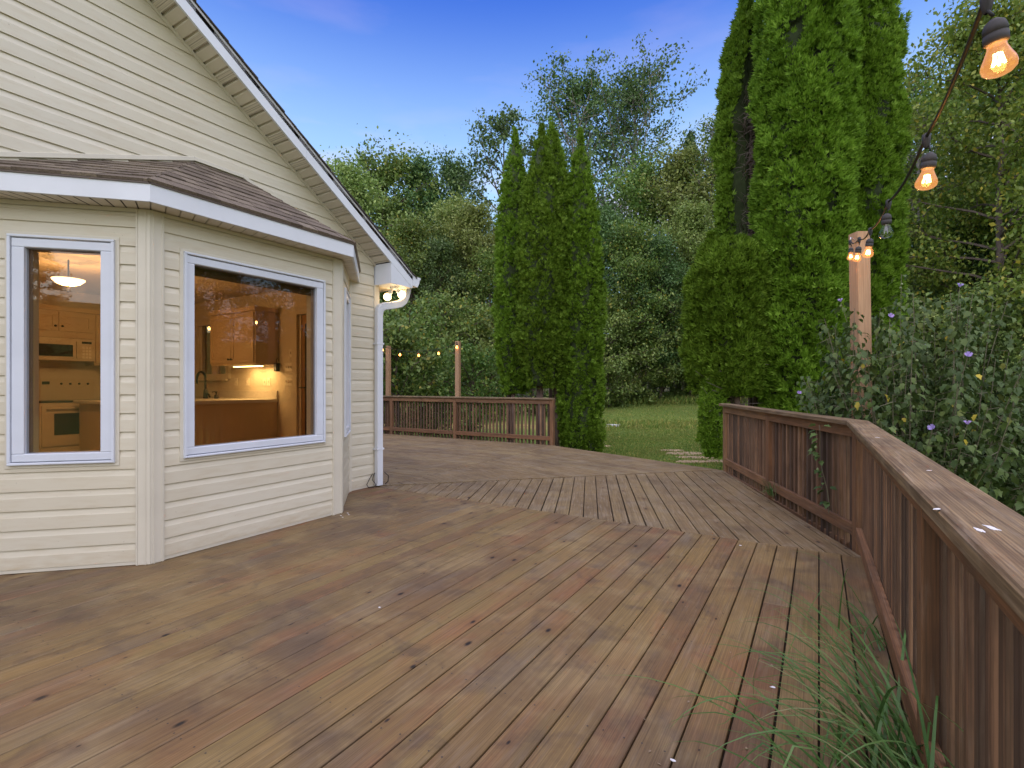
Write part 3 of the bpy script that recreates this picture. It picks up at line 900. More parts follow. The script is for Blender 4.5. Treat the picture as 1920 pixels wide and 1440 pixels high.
# ---- eaves: rake soffit, fascia, shingles
OH = 0.29
MYZ = Matrix(((0, 0, 1, 0), (1, 0, 0, 0), (0, 1, 0, 0), (0, 0, 0, 1)))       # local (y,z,x) -> world
up_sl = Vector((0, -1, RSL)).normalized()
sl_len = math.hypot(1, RSL)
pw = 0.0846
k = 0
y = 4.485
while y > RIDGE_Y + 0.05:
    y0, y1 = y - pw, y
    mat = M['vent'] if k % 3 == 1 else M['soffit']
    za, zb = rake_z(y1), rake_z(y0)
    gv = 0.24                      # grooved V joint at the lower edge
    v = []
    for x in (0.012, OH - 0.022):
        for t, dz in ((0.0, 0.0), (0.05, 0.024), (0.19, 0.024), (0.25, 0.0), (1.0, 0.0)):
            yy = y1 + (y0 - y1) * t
            v.append((x, yy, rake_z(yy) + dz))
    f = [(i, i + 1, 6 + i, 5 + i) for i in range(4)]
    ob('soffit_panel', mesh('soffit_panel', v, f, mat), house)
    y -= pw; k += 1
def slope_strip(name, x0, x1, ya, yb, zoff, th, mat, parent=house, zf=rake_z):
    poly = [(ya, zf(ya) + zoff), (yb, zf(yb) + zoff), (yb, zf(yb) + zoff + th), (ya, zf(ya) + zoff + th)]
    return prism(name, poly, x0, x1, mat, parent, MYZ)
slope_strip('rake_trim', -0.004, 0.024, RIDGE_Y, 4.49, -0.030, 0.030, M['trim'])
slope_strip('fascia', OH - 0.022, OH, RIDGE_Y, 3.3, -0.012, 0.148, M['white'])
slope_strip('fascia', OH - 0.022, OH, 3.302, 4.86, -0.012, 0.148, M['white'])
slope_strip('drip_edge', OH - 0.01, OH + 0.008, RIDGE_Y, 4.875, 0.128, 0.022, plain('grey_metal_edge', (0.50, 0.50, 0.50), 0.4))
slope_strip('roof_slab', -9.0, OH, RIDGE_Y, 4.87, 0.09, 0.055, M['joist'])
for i in range(38):
    yb = 4.93 - i * 0.135; ya = yb - 0.165
    if yb < RIDGE_Y: break
    poly = [(yb, rake_z(yb) + 0.158), (yb, rake_z(yb) + 0.172), (ya, rake_z(ya) + 0.161), (ya, rake_z(ya) + 0.152)]
    prism('roof_shingle_course', poly, -9.0, OH + 0.022 + random.uniform(-0.004, 0.006), M['roof_edge'], house, MYZ)
# far slope of the roof
pl2 = [(RIDGE_Y, rake_z(RIDGE_Y) + 0.17), (YC2 - 0.4, rake_z(2 * RIDGE_Y - (YC2 - 0.4)) + 0.17), (YC2 - 0.4, rake_z(2 * RIDGE_Y - (YC2 - 0.4))), (RIDGE_Y, rake_z(RIDGE_Y))]
prism('roof_slab', pl2, -9.0, OH, M['roof_edge'], house, MYZ)
# boxed return under the eave, and gutter
prism('eave_return', [(4.487, 2.484), (4.859, 2.484), (4.859, 2.492), (4.487, 2.735)], 0.0, OH - 0.003, M['white'], house, MYZ)
box('eave_soffit', (-9.0, 4.54, 2.486), (-0.002, 4.859, 2.50), M['soffit'], house)
gprof = [(4.862, 2.635), (4.862, 2.515), (4.94, 2.505), (4.975, 2.555), (4.985, 2.60), (5.0, 2.61), (5.0, 2.635), (4.99, 2.635), (4.985, 2.612), (4.93, 2.515), (4.87, 2.525), (4.87, 2.635)]
prism('gutter', gprof[::-1], -9.0, OH + 0.004, M['white'], house, MYZ)
prism('gutter_end', gprof[:7][::-1], OH + 0.004, OH + 0.010, M['white'], house, MYZ)
# downspout with crimped elbows
dsp = [(0.060, 4.505, 0.015), (0.060, 4.505, 2.13), (0.061, 4.512, 2.175), (0.064, 4.535, 2.21), (0.07, 4.575, 2.232), (0.085, 4.66, 2.25), (0.10, 4.75, 2.27), (0.115, 4.82, 2.295), (0.125, 4.87, 2.335), (0.13, 4.90, 2.39), (0.14, 4.93, 2.51)]
def rect_tube(pts, w, h):
    v, f = [], []
    pts = [Vector(p) for p in pts]
    for i, p in enumerate(pts):
        t = (pts[min(i + 1, len(pts) - 1)] - pts[max(i - 1, 0)]).normalized()
        sx = Vector((1, 0, 0)); sx = (sx - t * sx.dot(t)).normalized(); sy = t.cross(sx)
        c = 0.008
        for a, b_ in ((-w + c, -h), (w - c, -h), (w, -h + c), (w, h - c), (w - c, h), (-w + c, h), (-w, h - c), (-w, -h + c)):
            v.append(p + sx * a + sy * b_)
    for i in range(len(pts) - 1):
        for k in range(8):
            f.append((i * 8 + k, i * 8 + (k + 1) % 8, (i + 1) * 8 + (k + 1) % 8, (i + 1) * 8 + k))
    return v, f
ds = MB(); ds.add(*rect_tube(dsp, 0.032, 0.046)); dso = ds.build('downspout', M['white'], house)
crimp = MB()
for i in range(2, 10):
    p, q_ = Vector(dsp[i - 1]), Vector(dsp[i])
    for t in (0.2, 0.6):
        m_ = p.lerp(q_, t); d_ = (q_ - p).normalized() * 0.004
        crimp.add(*rect_tube([m_ - d_, m_ + d_], 0.0335, 0.0475))
crimp.build('elbow_crimp', M['white'], dso)
for z in (0.45, 1.75):
    fbox('strap', FG, (4.448, 0.02, z), (4.562, 0.0945, z + 0.022), M['white'], dso)

# ---- bay roof
E0, E1, E2, E3 = (-0.0, 0.735), (0.90, 1.638), (0.905, 3.362), (0.0, 4.25)
ZE, ZS = 2.604, 2.474
broof = empty_part('bay_roof', house)
def seg_board(name, a, b_, z0, z1, th, mat, parent, out=0.0):
    a, b_ = Vector(a), Vector(b_)
    d = (b_ - a).normalized(); n = Vector((d.y, -d.x))
    v = []
    for p in (a, b_):
        for o_, z in ((out, z0), (out, z1), (out - th, z1), (out - th, z0)):
            qv = p + n * o_
            v.append((qv.x, qv.y, z))
    return ob(name, mesh(name, v, [(0, 4, 5, 1), (1, 5, 6, 2), (2, 6, 7, 3), (3, 7, 4, 0), (0, 1, 2, 3), (7, 6, 5, 4)], mat), parent)
for a, b_ in ((E0, E1), (E1, E2), (E2, E3)):
    seg_board('bay_fascia', a, b_, ZS, ZE, 0.018, M['white'], house)
    seg_board('bay_drip_edge', a, b_, ZE - 0.012, ZE + 0.004, 0.03, plain('brown_drip_edge', (0.09, 0.062, 0.045), 0.5), house, out=0.008)
# eave soffit boards of the bay
def soffit_strip(wa, wb, ea, eb, nseg):
    wa, wb, ea, eb = map(Vector, (wa, wb, ea, eb))
    for i in range(nseg):
        t0, t1 = i / nseg, (i + 1) / nseg
        g = 0.12 / nseg
        pts = [wa.lerp(wb, t0), ea.lerp(eb, t0), ea.lerp(eb, t1), wa.lerp(wb, t1)]
        m0, m1 = wa.lerp(wb, t0 + g), ea.lerp(eb, t0 + g)
        v = [(*pts[0], ZS + 0.016), (*pts[1], ZS + 0.016), (*m1, ZS + 0.003), (*m0, ZS + 0.003), (*pts[2], ZS + 0.003), (*pts[3], ZS + 0.003)]
        ob('bay_soffit_panel', mesh('bay_soffit_panel', v, [(0, 1, 2, 3), (3, 2, 4, 5)], M['vent'] if i % 3 == 1 else M['soffit']), house)
soffit_strip((0, 1.0), V1, E0, E1, 14); soffit_strip(V1, V2, E1, E2, 18); soffit_strip(V2, (0, 4.09), E2, E3, 12)
prism('bay_soffit_backer', [(0.0, 0.9), (0.80, 1.70), (0.80, 3.32), (0.0, 4.12)], ZS + 0.03, ZS + 0.04, M['joist'], house)
RA, RB = Vector((0, 2.365, 3.205)), Vector((0, 2.805, 3.205))
ZR = ZE + 0.006
def roof_plane(poly3, a, b_, parent):
    """shingle one roof plane; a->b is the eave."""
    a, b_ = Vector(a), Vector(b_)
    e = (b_ - a).normalized()
    nrm = (b_ - a).cross(poly3[-1] - a).normalized()
    if nrm.z < 0: nrm = -nrm
    s = nrm.cross(e).normalized()
    if s.z < 0: s = -s
    F = Matrix((e, s, e.cross(s))).transposed().to_4x4(); F.translation = a
    loc = [(((Vector(p) - a).dot(e)), ((Vector(p) - a).dot(s))) for p in poly3]
    if sum(loc[i - 1][0] * loc[i][1] - loc[i][0] * loc[i - 1][1] for i in range(len(loc))) < 0: loc = loc[::-1]
    prism('roof_underlay', loc, -0.02, -0.004, M['roof_edge'], parent, F)
    pls = planes_of(loc)
    course = 0.128
    ymax = max(p[1] for p in loc); xmin = min(p[0] for p in loc); xmax = max(p[0] for p in loc)
    i = 0
    while i * course < ymax:
        y0 = i * course - (0.014 if i == 0 else 0); y1 = (i + 1) * course + 0.03
        x = xmin - random.uniform(0, 0.3)
        while x < xmax:
            w = random.choice((0.11, 0.16, 0.2, 0.26))
            pp = clip([(x + 0.0015, y0), (x + w - 0.0015, y0), (x + w - 0.0015, y1), (x + 0.0015, y1)], [(p[0], p[1], p[2] + 0.012) for p in pls])
            x += w
            if not pp: continue
            cx = sum(p[0] for p in pp) / len(pp); cy = sum(p[1] for p in pp) / len(pp)
            th = random.choice((0.004, 0.0075))
            v = []
            for p in pp: v.append((p[0] - cx, p[1] - cy, -0.002))
            for p in pp:
                t = (p[1] - y0) / (y1 - y0)
                v.append((p[0] - cx, p[1] - cy, 0.003 + th + (0.009 * (1 - t))))
            n = len(pp)
            f = [tuple(range(n - 1, -1, -1)), tuple(range(n, 2 * n))] + [(j, (j + 1) % n, n + (j + 1) % n, n + j) for j in range(n)]
            ob('shingle', mesh('shingle', v, f, M['shingle']), parent, F @ Matrix.Translation((cx, cy, 0)))
        i += 1
e0, e1, e2, e3 = (Vector((p[0], p[1], ZR)) for p in (E0, E1, E2, E3))
roof_plane([e0, e1, RA], e0, e1, broof)
roof_plane([e1, e2, RB, RA], e1, e2, broof)
roof_plane([e2, e3, RB], e2, e3, broof)
# wall flashing where roof meets siding
for a, b_ in ((Vector((0, 0.76, ZR + 0.02)), RA), (RA, RB), (RB, Vector((0, 4.22, ZR + 0.02)))):
    beam('flashing', Vector(a) + Vector((0.02, 0, 0.035)), Vector(b_) + Vector((0.02, 0, 0.035)), 0.012, 0.036, M['trim'], house, up=(0, 0, 1))

# flood light beneath the eave return
M['lamp_hot'] = emit('hot_lamp', (1.0, 0.66, 0.30), 3.6)
fl = thing('flood_light', 'white twin flood light glowing under the eave above the downspout', 'flood light', (0.12, 4.71, 2.47))
MB().lathe([(0.0, 0.0), (0.055, 0.0), (0.055, -0.014), (0.03, -0.03), (0.0, -0.03)], 16, Matrix.Translation((0.13, 4.70, 2.483))).build('base_plate', M['white'], fl)
def flood(p0, p1, r_):
    p0, p1 = Vector(p0), Vector(p1)
    d = (p1 - p0).normalized()
    MB().tube([p0, p0.lerp(p1, 0.25)], 0.010, 8).build('arm', M['white'], fl, smooth=True)
    F = frame(p0.lerp(p1, 0.2), d.orthogonal(), d); l_ = (p1 - p0).length * 0.8
    MB().lathe([(0.014, 0.0), (0.022, 0.008), (0.026, 0.02), (0.026, l_ - r_ * 0.85), (0.02, l_ - r_ * 0.8)], 14, F).build('socket', M['white'], fl, smooth=True)
    Fb = Matrix.Translation(p1)
    MB().lathe([(r_ * math.sin(a), -r_ * math.cos(a)) for a in np.linspace(0, math.pi, 13).tolist()], 20, Fb).build('bulb', M['lamp_hot'], fl, smooth=True)
flood((0.13, 4.72, 2.462), (0.16, 4.80, 2.405), 0.050); flood((0.12, 4.68, 2.462), (0.05, 4.66, 2.365), 0.048)
ll = bpy.data.lights.new('flood_light_glow', 'POINT'); ll.energy = 1.0; ll.color = (1, 0.68, 0.34); ll.shadow_soft_size = 0.06
link(bpy.data.objects.new('flood_light_glow', ll), Matrix.Translation((0.10, 4.72, 2.32)), fl)
# loop of cable at the foot of the downspout
cb = MB()
cb.tube([(0.03, 4.43, 0.16), (0.05, 4.37, 0.12), (0.06, 4.31, 0.05), (0.07, 4.33, 0.012), (0.08, 4.40, 0.008), (0.08, 4.44, 0.03), (0.05, 4.41, 0.09), (0.035, 4.44, 0.14), (0.04, 4.46, 0.17)], 0.005, 6)
cb.tube([(0.10, 4.56, 0.17), (0.13, 4.60, 0.12), (0.12, 4.60, 0.05), (0.10, 4.57, 0.02)], 0.005, 6)
tag(cb.build('cable', M['black'], smooth=True), 'thin black cable looped on the deck at the foot of the downspout', 'cable')

# ------------------------------------------------------------------ kitchen things
M['cabinet'] = plain('painted_maple_cabinet', (0.55, 0.43, 0.29), 0.5, var=0.05, scale=3)
M['counter'] = plain('pale_counter', (0.60, 0.56, 0.50), 0.3, var=0.08, scale=30)
M['appliance'] = plain('bisque_enamel', (0.58, 0.50, 0.38), 0.35, var=0.02)
M['dark_glass'] = plain('dark_oven_glass', (0.03, 0.026, 0.022), 0.15)
def knob(F, parent):
    MB().lathe([(0.006, 0.0), (0.006, 0.014), (0.014, 0.018), (0.015, 0.026), (0.0, 0.031)], 10, F).build('knob', M['black'], parent, smooth=True)
FY = lambda x, y, z: Matrix.Translation((x, y, z)) @ Matrix.Rotation(R(90), 4, 'X')        # faces -Y
FX = lambda x, y, z: Matrix.Translation((x, y, z)) @ Matrix.Rotation(R(90), 4, 'Y')        # faces +X
def shaker(lo, hi, axis, parent):
    """raised frame door on a cabinet face; axis 'y' faces -Y, 'x' faces +X."""
    (a0, z0), (a1, z1), f = lo, hi, 0.055
    d = empty_part('cabinet_door', parent)
    def bx(a, b_, c_, e, t):
        if axis[0] == 'y': box('door_rail', (a, axis[1] - t, c_), (b_, axis[1], e), M['cabinet'], d)
        else: box('door_rail', (axis[1], a, c_), (axis[1] + t, b_, e), M['cabinet'], d)
    bx(a0, a1, z0, z0 + f, 0.02); bx(a0, a1, z1 - f, z1, 0.02); bx(a0, a0 + f, z0 + f, z1 - f, 0.02); bx(a1 - f, a1, z0 + f, z1 - f, 0.02)
    bx(a0 + f, a1 - f, z0 + f, z1 - f, 0.011)
uc = thing('wall_cabinet', 'two-door wall cabinet hung beside the kitchen window, seen through the picture window', 'cabinet', (-2.3, 4.22, 1.53))
box('carcass', (-2.90, 4.062, 1.535), (-1.80, 4.395, 2.26), M['cabinet'], uc)
box('crown_moulding', (-2.92, 4.035, 2.26), (-1.78, 4.395, 2.32), M['cabinet'], uc)
shaker((-2.88, 1.56), (-2.355, 2.24), ('y', 4.06), uc); shaker((-2.345, 1.56), (-1.82, 2.24), ('y', 4.06), uc)
knob(FY(-2.385, 4.04, 1.61), uc); knob(FY(-2.315, 4.04, 1.61), uc)
M['strip'] = emit('lit_strip', (1.0, 0.78, 0.42), 9.0)
us = thing('under_cabinet_light', 'lit strip lamp under the wall cabinet', 'lamp', (-2.1, 4.2, 1.52))
box('housing', (-2.5, 4.13, 1.515), (-1.82, 4.21, 1.535), M['white'], us)
box('diffuser', (-2.46, 4.14, 1.507), (-2.14, 4.20, 1.515), M['strip'], us); box('diffuser', (-2.12, 4.14, 1.507), (-1.84, 4.20, 1.515), M['strip'], us)
for x in (-2.3, -1.98):
    l2 = bpy.data.lights.new('under_cabinet_light_glow', 'AREA'); l2.energy = 1.3; l2.size = 0.2; l2.color = (1, 0.74, 0.36)
    link(bpy.data.objects.new('under_cabinet_light_glow', l2), Matrix.Translation((x, 4.22, 1.503)), us)
bc = thing('base_cabinet', 'pale kitchen counter with panelled end standing below the kitchen window', 'cabinet', (-2.6, 3.7, 0.14))
box('end_panel', (-3.6, 2.75, 0.14), (-1.82, 4.395, 1.01), M['cabinet'], bc)
box('countertop', (-3.65, 2.70, 1.012), (-1.80, 4.395, 1.052), M['counter'], bc, 0.006)
box('backsplash', (-3.65, 4.375, 1.052), (-1.80, 4.398, 1.168), M['counter'], bc)
fa = thing('faucet', 'black gooseneck faucet on the kitchen counter', 'faucet', (-3.1, 4.1, 1.052))
pts = [(-3.12, 4.1, 1.055), (-3.12, 4.1, 1.34)] + [(-3.24 + 0.12 * math.cos(a), 4.1, 1.34 + 0.11 * math.sin(a)) for a in np.linspace(0, math.pi, 9)] + [(-3.36, 4.1, 1.27)]
MB().tube(pts, 0.016, 10).build('spout', M['black'], fa, smooth=True)
MB().lathe([(0.032, 0.0), (0.03, 0.05), (0.024, 0.12), (0.02, 0.13)], 12, Matrix.Translation((-3.12, 4.1, 1.053))).build('body', M['black'], fa, smooth=True)
MB().tube([(-3.10, 4.1, 1.13), (-3.03, 4.1, 1.11), (-3.0, 4.1, 1.07)], 0.012, 8).build('lever', M['black'], fa, smooth=True)
sd = MB(); sd.lathe([(0.026, 0.0), (0.026, 0.05), (0.01, 0.055), (0.01, 0.09), (0.022, 0.092), (0.022, 0.105), (0.0, 0.106)], 12, Matrix.Translation((-2.83, 4.1, 1.053)))
sd.tube([(-2.83, 4.1, 1.15), (-2.93, 4.1, 1.15), (-2.94, 4.1, 1.14)], 0.006, 6)
tag(sd.build('soap_dispenser', M['black'], smooth=True), 'small black soap dispenser beside the gooseneck faucet', 'soap dispenser')
hk = MB(); hk.tube([(-1.76, 4.36, 1.63), (-1.76, 4.34, 1.60), (-1.76, 4.35, 1.55)], 0.004, 6).box((-1.785, 4.32, 1.44), (-1.735, 4.38, 1.555))
tag(hk.build('pouch', M['black']), 'small black pouch hanging from the end of the wall cabinet', 'pouch')
# range wall (x = -4.4): microwave, range, cabinets seen through the left window
wc = thing('wall_cabinet', 'cabinet row above the microwave, seen through the narrow window', 'cabinet', (-4.25, 2.9, 1.9))
box('carcass', (-4.40, 1.55, 1.895), (-4.10, 3.085, 2.26), M['cabinet'], wc); box('carcass', (-4.40, 3.085, 1.53), (-4.10, 4.05, 2.26), M['cabinet'], wc)
box('crown_moulding', (-4.40, 1.53, 2.26), (-4.07, 4.07, 2.32), M['cabinet'], wc)
for a, b_ in ((2.32, 2.675), (2.69, 3.07), (1.95, 2.305)): shaker((a, 1.985), (b_, 2.24), ('x', -4.098), wc)
shaker((3.1, 1.56), (3.55, 2.24), ('x', -4.098), wc)
knob(FX(-4.08, 2.645, 2.05), wc); knob(FX(-4.08, 2.72, 2.05), wc)
mw_ = thing('microwave', 'built-in microwave with a dark window above the range', 'microwave', (-4.2, 2.7, 1.6))
box('body', (-4.40, 2.32, 1.585), (-4.06, 3.08, 1.89), M['appliance'], mw_, 0.008)
box('door_window', (-4.062, 2.40, 1.64), (-4.052, 2.83, 1.80), M['dark_glass'], mw_)
box('handle', (-4.058, 2.865, 1.62), (-4.03, 2.885, 1.85), M['appliance'], mw_, 0.006)
box('display', (-4.062, 2.93, 1.825), (-4.055, 3.04, 1.855), M['dark_glass'], mw_)
for i in range(4):
    for j in range(3):
        box('button', (-4.062, 2.935 + j * 0.037, 1.62 + i * 0.045), (-4.056, 2.962 + j * 0.037, 1.652 + i * 0.045), M['plate'], mw_)
rg = thing('range', 'bisque kitchen range with a dark oven window below the microwave', 'range', (-4.1, 2.8, 0.14))
box('body', (-4.38, 2.40, 0.16), (-3.78, 3.16, 1.02), M['appliance'], rg, 0.006)
box('cooktop', (-4.38, 2.39, 1.022), (-3.77, 3.17, 1.044), M['dark_glass'], rg)
box('control_panel', (-4.40, 2.40, 1.045), (-4.32, 3.16, 1.34), M['appliance'], rg)
box('display', (-4.322, 2.58, 1.26), (-4.315, 2.66, 1.30), M['dark_glass'], rg)
box('oven_door', (-3.782, 2.42, 0.46), (-3.755, 3.14, 0.985), M['appliance'], rg, 0.006)
box('oven_window', (-3.757, 2.54, 0.60), (-3.749, 3.02, 0.88), M['dark_glass'], rg)
MB().tube([(-3.73, 2.46, 0.945), (-3.73, 3.10, 0.945)], 0.011, 8).build('handle', M['appliance'], rg, smooth=True)
box('drawer', (-3.782, 2.42, 0.18), (-3.758, 3.14, 0.44), M['appliance'], rg, 0.006)
for i in range(4): knob(FX(-4.318, 2.78 + i * 0.1, 1.27), rg)
bc2 = thing('base_cabinet', 'base cabinet to the right of the range, seen through the narrow window', 'cabinet', (-4.1, 3.6, 0.14))
box('carcass', (-4.38, 3.18, 0.14), (-3.80, 4.1, 1.01), M['cabinet'], bc2); box('countertop', (-4.40, 3.175, 1.012), (-3.77, 4.1, 1.052), M['counter'], bc2)
box('drawer', (-3.80, 3.2, 0.86), (-3.78, 3.55, 0.99), M['cabinet'], bc2); shaker((3.2, 0.2), (3.55, 0.84), ('x', -3.80), bc2); knob(FX(-3.78, 3.24, 0.78), bc2)
bc3 = thing('base_cabinet', 'base cabinet to the left of the range, mostly cut off by the narrow window frame', 'cabinet', (-4.1, 1.9, 0.14))
box('carcass', (-4.38, 1.4, 0.14), (-3.80, 2.38, 1.01), M['cabinet'], bc3); box('countertop', (-4.40, 1.4, 1.012), (-3.77, 2.385, 1.052), M['counter'], bc3)
# ceiling lamp
cl = thing('ceiling_lamp', 'glowing shallow glass bowl lamp hanging from the kitchen ceiling', 'lamp', (-2.08, 2.155, 2.58))
Fc = Matrix.Translation((-2.08, 2.155, 2.30))
MB().lathe([(0.0, 0.0), (0.05, 0.004), (0.10, 0.022), (0.135, 0.055), (0.14, 0.07)], 24, Fc).build('bowl', emit('lamp_bowl', (1.0, 0.80, 0.52), 2.2), cl, smooth=True)
MB().tube([(-2.08, 2.155, 2.36), (-2.08, 2.155, 2.58)], 0.008, 8).build('stem', M['black'], cl)
MB().lathe([(0.0, -0.07), (0.012, -0.06), (0.016, -0.04), (0.006, -0.01), (0.01, 0.003)], 10, Fc).build('finial', M['black'], cl, smooth=True)
l3 = bpy.data.lights.new('ceiling_lamp_glow', 'POINT'); l3.energy = 24; l3.color = (1, 0.62, 0.30); l3.shadow_soft_size = 0.12
link(bpy.data.objects.new('ceiling_lamp_glow', l3), Matrix.Translation((-2.08, 2.155, 2.24)), cl)

# ------------------------------------------------------------------ light posts and string lights
M['cord'] = plain('black_rubber_cord', (0.008, 0.008, 0.009), 0.6, var=0.2)
M['socket'] = plain('black_rubber_socket', (0.03, 0.027, 0.027), 0.7, var=0.2)
M['filament'] = emit('glowing_filament', (1.0, 0.50, 0.15), 26.0)
M['dead_filament'] = plain('unlit_filament', (0.35, 0.36, 0.38), 0.3)
M['steel'] = plain('zinc_steel', (0.6, 0.6, 0.62), 0.3, metal=1.0)
def lpost(label, x, y, top, rot, lean):
    t = thing('light_post', label, 'post', (x, y, -0.4), 'pale wooden posts holding the string lights')
    F = Matrix.Translation((x, y, -0.4)) @ Matrix.Rotation(lean, 4, Vector((0.5, -0.86, 0))) @ Matrix.Rotation(rot, 4, 'Z') @ Matrix.Rotation(R(-90), 4, 'Y')
    h = top + 0.4
    w = 0.118 if y < 7 else 0.102
    ob('post_timber', beam_mesh('post_timber', h, w, w, M['post'], 0.006), t, F @ Matrix.Translation((h / 2, 0, 0)))
    return t
pA = P(1621, 4.1, 437)
lp1 = lpost('pale wooden post rising out of the flowering bush, nearest of the light posts', 5.063, 5.53, 2.615, R(33), R(0.9))
lp2 = lpost('pale wooden post behind the far railing with a lit bulb at its top', -2.60, 9.60, 2.29, R(5), 0)
lp3 = lpost('pale wooden post half hidden beside the downspout behind the far railing', -4.86, 9.60, 2.27, R(3), 0)

def bulb_meshes():
    s = MB().lathe([(0.0, 0.0), (0.006, -0.002), (0.010, -0.006), (0.016, -0.012), (0.019, -0.024), (0.0195, -0.036), (0.0185, -0.037), (0.0185, -0.040), (0.0198, -0.041), (0.0195, -0.062), (0.017, -0.064), (0.0, -0.064)], 18).mesh('socket', M['socket'], True)
    g = MB().lathe([(0.0145, -0.062), (0.0155, -0.074), (0.021, -0.092), (0.0265, -0.108), (0.0282, -0.119), (0.0262, -0.131), (0.019, -0.140), (0.009, -0.1445), (0.0, -0.1455)], 20).mesh('bulb', M['bulb_glass'], True)
    ga = g.copy(); ga.materials[0] = M['glow_tint_glass']
    fm = MB()
    for i in range(5):
        a = 2 * math.pi * i / 5
        fm.tube([(0.005 * math.cos(a), 0.005 * math.sin(a), -0.088), (0.0095 * math.cos(a + .5), 0.0095 * math.sin(a + .5), -0.116)], 0.0022, 5)
    fl_ = fm.mesh('filament', M['filament'])
    fd = MB().tube([(0, 0, -0.064), (0, 0, -0.10)], 0.003, 6)
    for i in range(4):
        a = 2 * math.pi * i / 4
        fd.tube([(0.004 * math.cos(a), 0.004 * math.sin(a), -0.075), (0.009 * math.cos(a), 0.009 * math.sin(a), -0.118)], 0.001, 4)
    for me in (s, g, ga, fl_):
        for v in me.vertices: v.co.z *= 0.76
    fdm = fd.mesh('filament', M['dead_filament'])
    for v in fdm.vertices: v.co.z *= 0.76
    return s, g, ga, fl_, fdm
BS, BG, BA, BF, BD = bulb_meshes()
def sag(p, q_, n, drop):
    out = []
    for i in range(n + 1):
        t = i / n
        v = Vector(p).lerp(Vector(q_), t); v.z -= drop * 4 * t * (1 - t); out.append(v)
    return out
M['bloom_glass'] = emit('bloom_bulb_glass', (1.0, 0.36, 0.07), 3.6)  # emission over the whole glass stands for lens bloom around far filaments
BL = BG.copy(); BL.materials[0] = M['bloom_glass']
def string_light(label, attach, ends, droplen, lit, seed, glow=None):
    """attach: points of the cord where pendants hang; ends: extra cord points before and after."""
    rr = random.Random(seed)
    root = thing('string_light', label, 'string lights', attach[0][:], 'strings of warm filament bulbs')
    pts = [Vector(p) for p in ends[0]] + [Vector(p) for p in attach] + [Vector(p) for p in ends[1]]
    fine = []
    for a, b_ in zip(pts[:-1], pts[1:]):
        fine += sag(a, b_, 6, 0.035 * (b_ - a).length)[:-1]
    fine.append(pts[-1])
    MB().tube(fine, 0.0048, 8).build('cord', M['cord'], root, smooth=True)
    for i, p in enumerate(attach):
        p = Vector(p)
        tilt = Vector((rr.uniform(-.16, .16), rr.uniform(-.16, .16), 1)).normalized()
        b0 = p + Vector((rr.uniform(-.012, .012), rr.uniform(-.012, .012), -droplen))
        MB().lathe([(0.0, 0.012), (0.011, 0.006), (0.011, -0.012), (0.007, -0.032), (0.004, -0.036)], 10, Matrix.Translation(p)).build('cord_tee', M['socket'], root, smooth=True)
        MB().tube([p + Vector((0, 0, -0.03)), p.lerp(b0, 0.6) + Vector((rr.uniform(-.01, .01), 0, 0)), b0 + tilt * 0.004], 0.003, 6).build('drop_wire', M['cord'], root, smooth=True)
        F = frame(b0, tilt.orthogonal(), tilt)
        so = ob('socket', BS, root, F)
        ob('bulb', (glow or BA) if lit[i] else BG, so, F)
        ob('filament', BF if lit[i] else BD, so, F)
        if lit[i]:
            li = bpy.data.lights.new('bulb_glow', 'POINT'); li.energy = 0.55; li.color = (1, 0.55, 0.2); li.shadow_soft_size = 0.02
            link(bpy.data.objects.new('bulb_glow', li), F @ Matrix.Translation((0, 0, -0.10)), so)
    return root
c6, c5, c4, c3, c2, c1 = (P(1594, 4.3, 452), P(1611, 3.6, 447), P(1632, 2.9, 430), P(1666, 2.27, 378), P(1737, 1.54, 256), P(1850, 1.0, -8))
back = [Vector((4.97, 0.36, 1.93)), Vector((4.98, -0.44, 1.97)), Vector((4.98, -1.24, 2.05))]
s1 = string_light('near string of large filament bulbs sloping from top right down to the post', [c6, c5, c4, c3, c2, c1] + back, [[], [Vector((5.05, -2.0, 2.3))]], 0.052,
                  [1, 1, 1, 0, 1, 1, 1, 1, 1], 5)
MB().tube([c6, c6 + Vector((0.004, 0, 0.03)), c6.lerp(Vector((5.02, 5.50, 2.53)), 0.6) + Vector((0, 0, 0.01)), Vector((5.02, 5.50, 2.52))], 0.0035, 6).build('hook', M['steel'], s1, smooth=True)
lp4 = lpost('pale wooden post behind the standpoint holding the near end of the string', 5.20, -2.05, 2.4, 0, 0)
f = [P(717, 12.9, 648), P(751, 12.7, 657), P(784, 12.4, 658), P(822, 12.15, 654), P(857, 11.85, 642)]
s2 = string_light('far string of small glowing bulbs hung between the two posts behind the far railing', f, [[Vector((-4.83, 9.55, 2.22))], [Vector((-2.60, 9.55, 2.26))]], 0.03, [1] * 5, 9, BL)

# ------------------------------------------------------------------ foliage builders
def rand_dirs(n, rng):
    v = rng.normal(size=(n, 3)); return v / np.linalg.norm(v, axis=1, keepdims=True)

def unit(v): return v / np.maximum(np.linalg.norm(v, axis=-1, keepdims=True), 1e-9)

def blades(c, axis, side, length, width):
    """diamond leaves: base at c, along axis; returns verts (4n,3) and quads."""
    n = len(c); length = np.asarray(length).reshape(-1, 1); width = np.asarray(width).reshape(-1, 1)
    v = np.empty((n, 4, 3))
    v[:, 0] = c; v[:, 1] = c + axis * length * 0.45 + side * width * 0.5
    v[:, 2] = c + axis * length; v[:, 3] = c + axis * length * 0.45 - side * width * 0.5
    return v.reshape(-1, 3), np.arange(4 * n).reshape(-1, 4)

def leaves_mesh(name, c, axis, side, length, width, mat):
    v, q_ = blades(c, axis, side, length, width)
    return fast_mesh(name, v, q_, mat)

